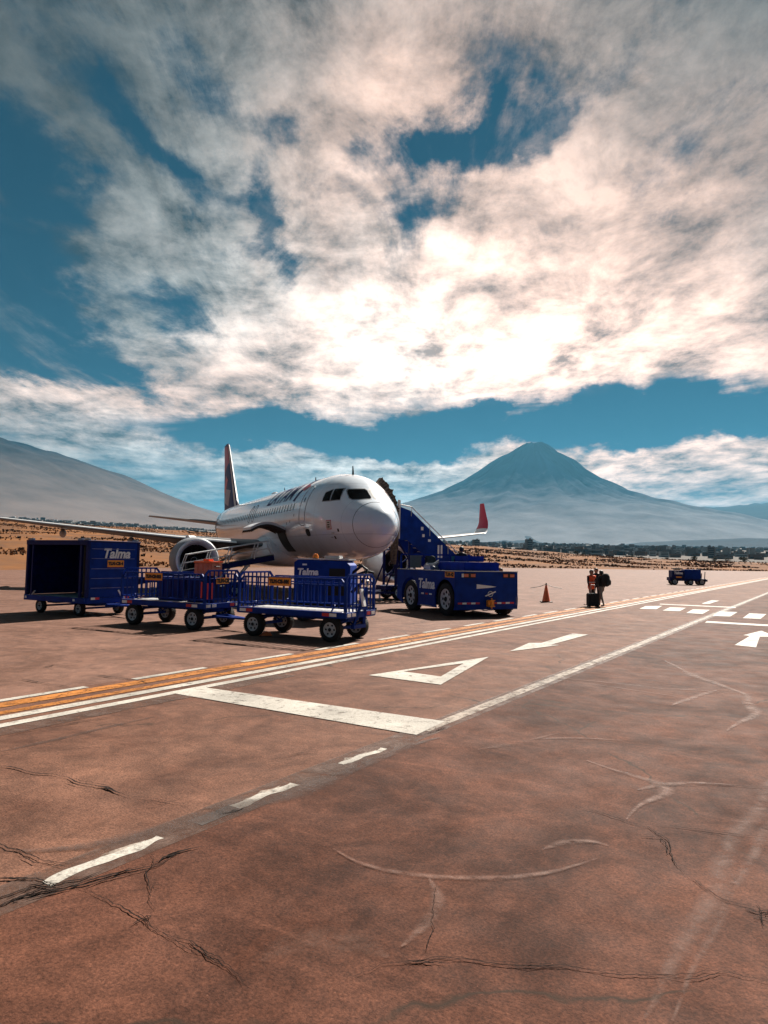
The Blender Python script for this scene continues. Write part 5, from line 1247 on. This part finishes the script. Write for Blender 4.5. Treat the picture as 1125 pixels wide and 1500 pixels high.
#SPLIT2
# ================================================================== people
def person(loc, rz, label, top='black_cloth', legs='navy_cloth', vest=None, stride=.25, arms=((-.15, .1), (.15, .1)), height=1.7, lean=0.0, hold=None, bend=0, long_hair=False, sit=False):
    """one skinned body (spine, tapered limbs, five-fingered hands); local +y is the way the person faces"""
    k = height/1.72; V = []; E = []; Rr = []
    def v(x, y, z, rx, ry=None):
        V.append((x*k, (y + lean*max(0, z-.9))*k, z*k)); Rr.append((rx*k, (ry or rx)*k)); return len(V)-1
    def ch(*ids):
        for a, b in zip(ids, ids[1:]): E.append((a, b))
    pel = v(0, 0, .95, .15, .115); wa = v(0, 0, 1.10, .135, .10); chs = v(0, -.01, 1.28, .165, .115); up_ = v(0, -.01, 1.40, .13, .09); nk = v(0, 0, 1.48, .058); hd0 = v(0, .01, 1.54, .07, .08); hd1 = v(0, .012, 1.61, .083, .098); hd2 = v(0, .005, 1.67, .075, .09); hd3 = v(0, 0, 1.705, .045, .055)
    ch(pel, wa, chs, up_, nk, hd0, hd1, hd2, hd3)
    nose_ = v(0, .105, 1.605, .014); ch(hd1, nose_)
    for s in (-1, 1): ear = v(s*.085, .0, 1.61, .016); ch(hd1, ear)
    for s in (-1, 1):
        st = stride*s/2
        hip = v(s*.095, 0, .90, .098); 
        if sit: kn = v(s*.12, .42, .86, .065); an = v(s*.12, .45, .45, .046); he = v(s*.12, .43, .40, .042); to = v(s*.13, .60, .38, .034)
        else: kn = v(s*.10, st*.5+.03, .50, .064); an = v(s*.10, st, .12, .044); he = v(s*.10, st-.03, .05, .042); to = v(s*.11, st+.15, .035, .034)
        ch(pel, hip, kn, an, he, to)
        sh = v(s*.19, -.01, 1.385, .062)
        ox, oy = arms[0 if s < 0 else 1]
        if hold and s == hold[0]:
            el = v(s*.27, hold[1]*.4, 1.12, .044); wr = v(hold[2], hold[1], hold[3], .027)
        else: el = v(s*(.24+abs(ox)*.3), oy*.2-.02, 1.10, .044); wr = v(s*(.25+abs(ox)*.5), oy, .86, .027)
        wp = Vector(V[wr])/k; ep = Vector(V[el])/k; d = (wp-ep).normalized(); side = d.cross(Vector((s, 0, 0)));
        if side.length < .1: side = d.cross(Vector((0, 1, 0)))
        side.normalize()
        wy = lean*max(0, wp.z-.9)
        def pv(p, r): return v(p.x, p.y - lean*max(0, p.z-.9), p.z, r)
        pm = pv(wp + d*.06, .034); ch(up_, sh, el, wr, pm)
        nrm = d.cross(side).normalized()
        for q, ln in ((-1.5, .070), (-.5, .082), (.5, .085), (1.5, .075)):
            f0 = pv(wp + d*.10 + side*q*.019, .0105); f1 = pv(wp + d*(.10+ln*.55) + side*q*.021 + nrm*.008, .0095); f2 = pv(wp + d*(.10+ln) + side*q*.021 + nrm*.028, .008); ch(pm, f0, f1, f2)
        t0 = pv(wp + d*.045 - side*.038, .012); t1 = pv(wp + d*.085 - side*.058 + nrm*.01, .010); ch(pm, t0, t1)
    me = bpy.data.meshes.new('tmp'); me.from_pydata(V, E, []); o = bpy.data.objects.new('tmp', me); COL.objects.link(o)
    sk = o.modifiers.new('s', 'SKIN'); sk.use_smooth_shade = True
    if not me.skin_vertices: return None
    for i, r in enumerate(Rr): me.skin_vertices[0].data[i].radius = r; me.skin_vertices[0].data[i].use_root = (i == 0)
    ss = o.modifiers.new('b', 'SUBSURF'); ss.levels = 1; ss.render_levels = 1
    dg = bpy.context.evaluated_depsgraph_get(); bm_ = bpy.data.meshes.new_from_object(o.evaluated_get(dg)); bpy.data.objects.remove(o)
    bm_.name = 'person'
    root = bpy.data.objects.new('person', bm_); link(root); root.location = loc; root.rotation_euler = (0, 0, rz)
    tag(root, label, 'person')
    bm_.materials.clear()
    for m in (M['skin'], M[top], M[legs], M['shoe']): bm_.materials.append(m)
    for f in bm_.polygons:
        c = f.center/k; f.use_smooth = True
        hand = abs(c.x) > .2 and c.z < .87 or (hold and (Vector(c) - Vector((hold[2], hold[1], hold[3]))).length < .17)
        if c.z > 1.455: f.material_index = 0
        elif hand: f.material_index = 0
        elif c.z > .93 or abs(c.x) > .215: f.material_index = 1
        elif c.z > (.1 if not sit else .42): f.material_index = 2
        else: f.material_index = 3
    def shell(name, test, m, off):
        b = MB(); mp = {}
        for f in bm_.polygons:
            c = f.center/k
            if not test(c): continue
            q = []
            for i in f.vertices:
                if i not in mp:
                    vv = bm_.vertices[i]; mp[i] = b.bm.verts.new(vv.co + vv.normal*off)
                q.append(mp[i])
            b._f(q)
        ob = b.build(name, M[m], root, smooth=True); sm = ob.modifiers.new('t', 'SOLIDIFY'); sm.thickness = .012; sm.offset = -1; return ob
    shell('hair', lambda c: c.z > 1.50 and abs(c.x) < .12 and (c.z > 1.645 or c.y < .03 + lean*.7) and c.z > (1.40 if long_hair else 1.52), 'hair', .016)
    # eyes and mouth
    e = MB()
    for s in (-1, 1): e.lathe([(.008*k, 0), (.001, .004)], Vector((s*.032*k, (.098+lean*.72)*k, 1.625*k)), 'Y', 8)
    e.box(Vector((0, (.096+lean*.68)*k, 1.565*k)), (.04*k, .008, .008*k)); e.build('face_features', M['hair'], root)
    if vest:
        shell('vest', lambda c: .80 < c.z < 1.44 and abs(c.x) < .185 and abs(c.y-lean*(c.z-.9)) < .2, vest, .022)
        b = MB(); b.tube([(.172*math.cos(a)*k, (.135*math.sin(a)+lean*.22-.005)*k, 1.12*k) for a in np.linspace(0, 2*PI, 21)[:-1]], .02, 4, closed=True); b.build('vest_band', M['silver'], root)
    return root
gF = gp(870, 888); gS = gp(868.5, 889.5)
p1 = person((gF.x, gF.y+.35, 0), R(200), 'person in orange safety vest walking with a black suitcase on the apron', vest='vest', legs='black_cloth', stride=.28, hold=(1, .22, .24, .78), height=1.62)
p2 = person((gp(881, 888).x, gp(881, 888).y, 0), R(35), 'person in black with beige trousers and a big backpack beside the orange vest', top='black_cloth', legs='grey_cloth', stride=.4, height=1.60, long_hair=True)
p3 = person((gp(877, 885).x+.1, gp(877, 885).y+.7, 0), R(160), 'person in dark clothes half hidden behind the orange vest', legs='black_cloth', stride=.2, height=1.68)
def suitcase(loc, rz, w, h, d, label, name='suitcase'):
    t = empty(name, loc, rz, label, 'suitcase')
    b = MB(); b.box((0, 0, .05+h/2), (w, d, h), bev=.035)
    for q in (-.3, -.1, .1, .3): b.box((q*w, -d/2-.004, .05+h/2), (.02, .012, h*.8)); b.box((q*w, d/2+.004, .05+h/2), (.02, .012, h*.8))
    b.build('shell', M['black_cloth'], t)
    b = MB(); b.tube([(-.09, 0, .05+h), (-.09, 0, h+.42), (.09, 0, h+.42), (.09, 0, .05+h)], .011, 6); b.build('handle', M['steel'], t)
    for sx in (-1, 1):
        for sy in (-1, 1): b = MB(); b.lathe([(.001, -.014), (.028, -.014), (.028, .014), (.001, .014)], (sx*(w/2-.05), sy*(d/2-.04), .028), 'Y', 14); b.build('wheel', M['black'], t)
    return t
suitcase((gS.x-.03, gS.y-.1, 0), R(12), .50, .56, .30, 'large black wheeled suitcase standing in front of the orange vest')
# backpack on the person in black
bp_ = p2.matrix_basis @ Vector((0, -.24, 1.15))
bk = empty('backpack', bp_, R(35), 'bulky black backpack worn by the person in beige trousers', 'backpack')
b = MB(); b.loft([[(w*math.cos(t*PI/8), d*math.sin(t*PI/8), z) for t in range(16)] for w, d, z in ((.10, .06, -.27), (.19, .13, -.22), (.22, .16, -.02), (.20, .15, .18), (.13, .10, .29), (.04, .03, .32))]); b.build('pack_body', M['black_cloth'], bk, smooth=True)
b = MB(); b.box((0, -.16, -.08), (.28, .08, .24), bev=.03); b.build('pocket', M['black_cloth'], bk)
for s in (-1, 1): b = MB(); b.tube([(s*.12, .08, .25), (s*.13, .2, .30), (s*.13, .34, .2), (s*.14, .35, 0), (s*.15, .2, -.2), (s*.15, .1, -.2)], .02, 6); b.build('strap', M['black_cloth'], bk)
# people beyond the tug
def at_h(px, d, z=0):
    r = ray(px, 800); t = d/r.y; return (r.x*t, d, z)
person(at_h(706, 28.6), R(190), 'person mostly hidden behind the tug, left of the two heads over its front', height=1.66, stride=.1)
person(at_h(733.5, 28.9), R(170), 'person mostly hidden behind the tug, right of the two heads over its front', height=1.66, stride=.1)
dv = tg.matrix_basis @ Vector((.75, YO+1.0, 1.56-.88))
pd = tg.matrix_basis @ Vector((.55, YO+.65, .86))
person(pd, R(10), 'person in dark clothes standing in the open cab of the aircraft tug', height=1.62, stride=.08)

# ================================================================== desert scrub, shrubs, town
def scrub():
    V = []; F = []; Mi = []
    n = 52000
    az_ = rng.uniform(R(-40), R(42), n); u = rng.random(n)
    for i in range(n):
        a = float(az_[i]); e = edge_r(a); r = e + 3 + (430-e)*float(u[i])**1.25
        cl = noise.noise(Vector((math.sin(a)*r/22, math.cos(a)*r/22, 5)))
        if cl < -.05 + .45*rng.random()*(1 if r < e+60 else .3): continue
        x, y = math.sin(a)*r, math.cos(a)*r; z = terr(a, r)
        big = rng.random() < .03
        h = (rng.uniform(.3, .7) if big else rng.uniform(.12, .38)) * (1 + .0012*r)
        w = h*rng.uniform(.9, 1.8)
        k = 7 if big else 4; ph = rng.random()*6.28; mi = 0 if (big or rng.random() < .12 + .55*max(0, (r-e-60)/(430-e))) else (1 if rng.random() < .6 else 2)
        for j in range(k):
            t = ph + 2*PI*j/k + rng.uniform(-.3, .3); dx, dy = math.cos(t), math.sin(t); b0 = len(V)
            ww = w*rng.uniform(.25, .45); lx, ly = dx*w*rng.uniform(.2, .6), dy*w*rng.uniform(.2, .6)
            V.extend([(x - dy*ww, y + dx*ww, z-.05), (x + dy*ww, y - dx*ww, z-.05), (x+lx+dy*ww*.5, y+ly-dx*ww*.5, z+h*rng.uniform(.5, 1)), (x+lx-dy*ww*.6, y+ly+dx*ww*.6, z+h*rng.uniform(.6, 1.1))])
            F.append((b0, b0+1, b0+2, b0+3)); Mi.append(mi)
    me = bpy.data.meshes.new('dry_scrub'); me.from_pydata(V, [], F)
    for m in (mat('scrub_dark', (.05, .028, .016), .95, var=.4, scale=.3), mat('scrub_straw', (.21, .085, .022), .95, var=.35, scale=.3), mat('scrub_brown', (.11, .045, .016), .95, var=.35, scale=.3)): me.materials.append(m)
    me.polygons.foreach_set('material_index', Mi); me.update()
    o = bpy.data.objects.new('dry_scrub', me); link(o); tag(o, 'dry straw and dark scrub covering the desert bank beyond the apron', 'scrub', kind='stuff')
scrub()
# dark trees on the right in front of the town
leafm = mat('tree_leaves', (.035, .04, .022), .9, var=.5, scale=.6); barkm = mat('tree_bark', (.08, .05, .035), .95)
def tree_proto(name, h, w, seed, label, group):
    rd = random.Random(seed); t = empty(name, (0, 0, 0), 0, label, 'tree', group)
    b = MB(); b.tube([(0, 0, -.4), (.1, 0, h*.3), (.05, .1, h*.6)], [h*.045, h*.03, h*.015], 6)
    for k in range(4): a = k*1.6; b.tube([(.05, 0, h*.3), (math.cos(a)*w*.25, math.sin(a)*w*.25, h*.6)], [h*.02, h*.008], 5)
    b.build('trunk', barkm, t)
    V = []; F = []
    lobes = [(rd.uniform(-.3, .3)*w, rd.uniform(-.3, .3)*w, h*rd.uniform(.45, .8), rd.uniform(.18, .3)*w) for _ in range(7)]
    for _ in range(420):
        lx, ly, lz, lr = rd.choice(lobes); d = Vector((rd.gauss(0, 1), rd.gauss(0, 1), rd.gauss(0, 1))).normalized()*lr*rd.uniform(.5, 1.1)
        c = Vector((lx, ly, lz)) + d; s = h*.05; a = Vector((rd.gauss(0, 1), rd.gauss(0, 1), rd.gauss(0, 1))).normalized()*s; e = a.cross(Vector((rd.gauss(0, 1), rd.gauss(0, 1), rd.gauss(0, 1)))).normalized()*s; i = len(V)
        V += [c-a, c-e, c+a, c+e]; F.append((i, i+1, i+2, i+3))
    me = bpy.data.meshes.new('crown'); me.from_pydata(V, [], F); me.materials.append(leafm); o = bpy.data.objects.new('crown', me); link(o, t)
    return t
protos = [tree_proto('tree', 7, 8, 1, 'dark tree in the far belt between the desert and the town', 'dark trees before the town'), tree_proto('tree', 5, 9, 2, 'dark tree in the far belt between the desert and the town', 'dark trees before the town')]
for i in range(72):
    o = protos[i] if i < 2 else copy_tree(protos[i % 2])
    a = R(rng.uniform(13, 33)) if i % 6 else R(rng.uniform(2, 13)); r = rng.uniform(470, 760); o.location = (math.sin(a)*r, math.cos(a)*r, terr(a, r)-.2); o.rotation_euler = (0, 0, rng.random()*6.28); s = rng.uniform(.35, .75); o.scale = (s, s, s*rng.uniform(.8, 1.1))
# town: the nearest houses one by one, the rest as one mass
hmats = [mat('town_wall', c, .9, var=.15, scale=.05) for c in ((.22, .21, .20), (.13, .115, .11), (.06, .058, .06), (.16, .10, .075), (.36, .35, .34))]
hroof = mat('town_roof', (.16, .13, .12), .9, var=.3, scale=.05); hwin = M['win']
def house_proto(w, d, h, mi, st):
    t = empty('house', (0, 0, 0), 0, 'small boxy house in the hazy town beyond the desert', 'house', 'houses of the distant town')
    b = MB(); b.box((0, 0, h/2-2), (w, d, h+4)); b.build('wall', hmats[mi], t)
    b = MB(); b.box((0, 0, h+.15), (w+.3, d+.3, .3)); b.box((w*.2, 0, h+1), (w*.25, d*.3, 1.6)); b.build('roof', hroof, t)
    for k in range(st):
        b = MB(); b.box((0, -d/2-.02, 1.8+k*3), (w*.8, .06, 1.3)); b.build('window_band', hwin, t)
    return t
hp_ = [house_proto(10, 9, 4, 0, 1), house_proto(13, 10, 7, 1, 2), house_proto(9, 8, 6.5, 2, 2), house_proto(16, 10, 5, 3, 1), house_proto(12, 10, 10, 4, 3), house_proto(22, 12, 4.5, 4, 1), house_proto(10, 10, 15, 1, 5)]
for i in range(240):
    o = hp_[i] if i < len(hp_) else copy_tree(hp_[int(rng.integers(0, 7)) if rng.random() < .9 else int(rng.integers(0, 4))])
    a = R(rng.uniform(1, 33)) if i % 8 else R(rng.uniform(-31, -12)); r = 1400 + 1700*rng.random()**1.2
    o.location = (math.sin(a)*r, math.cos(a)*r, terr(a, r)); o.rotation_euler = (0, 0, -a + rng.uniform(-.5, .5)); s = rng.uniform(.8, 1.5); o.scale = (s, s, s*rng.uniform(.8, 1.3))
V = []; F = []; Mi = []
for i in range(5200):
    a = R(rng.uniform(-33, 34)); r = 1500 + 5200*rng.random()**1.1; c = Vector((math.sin(a)*r, math.cos(a)*r, terr(a, r)-3))
    if noise.noise(Vector((c.x/500, c.y/500, 1))) < -.15: continue
    w, d = rng.uniform(8, 26), rng.uniform(8, 16); h = 3 + rng.uniform(3, 9)*(2.2 if rng.random() < .06 else 1); t = -a + rng.uniform(-.6, .6); ct, s_ = math.cos(t), math.sin(t); i0 = len(V)
    for zz_ in (0, h):
        for ax, ay in ((-w/2, -d/2), (w/2, -d/2), (w/2, d/2), (-w/2, d/2)): V.append((c.x + ax*ct - ay*s_, c.y + ax*s_ + ay*ct, c.z + zz_))
    m_ = int(rng.integers(0, 5))
    for f in ((0, 1, 5, 4), (1, 2, 6, 5), (2, 3, 7, 6), (3, 0, 4, 7)): F.append(tuple(i0+q for q in f)); Mi.append(m_)
    F.append((i0+4, i0+5, i0+6, i0+7)); Mi.append(5)
me = bpy.data.meshes.new('town'); me.from_pydata(V, [], F)
for m in hmats + [hroof]: me.materials.append(m)
me.polygons.foreach_set('material_index', Mi); me.update(); o = bpy.data.objects.new('town', me); link(o); tag(o, 'far mass of the town spread along the foot of the mountains', 'town', kind='stuff')
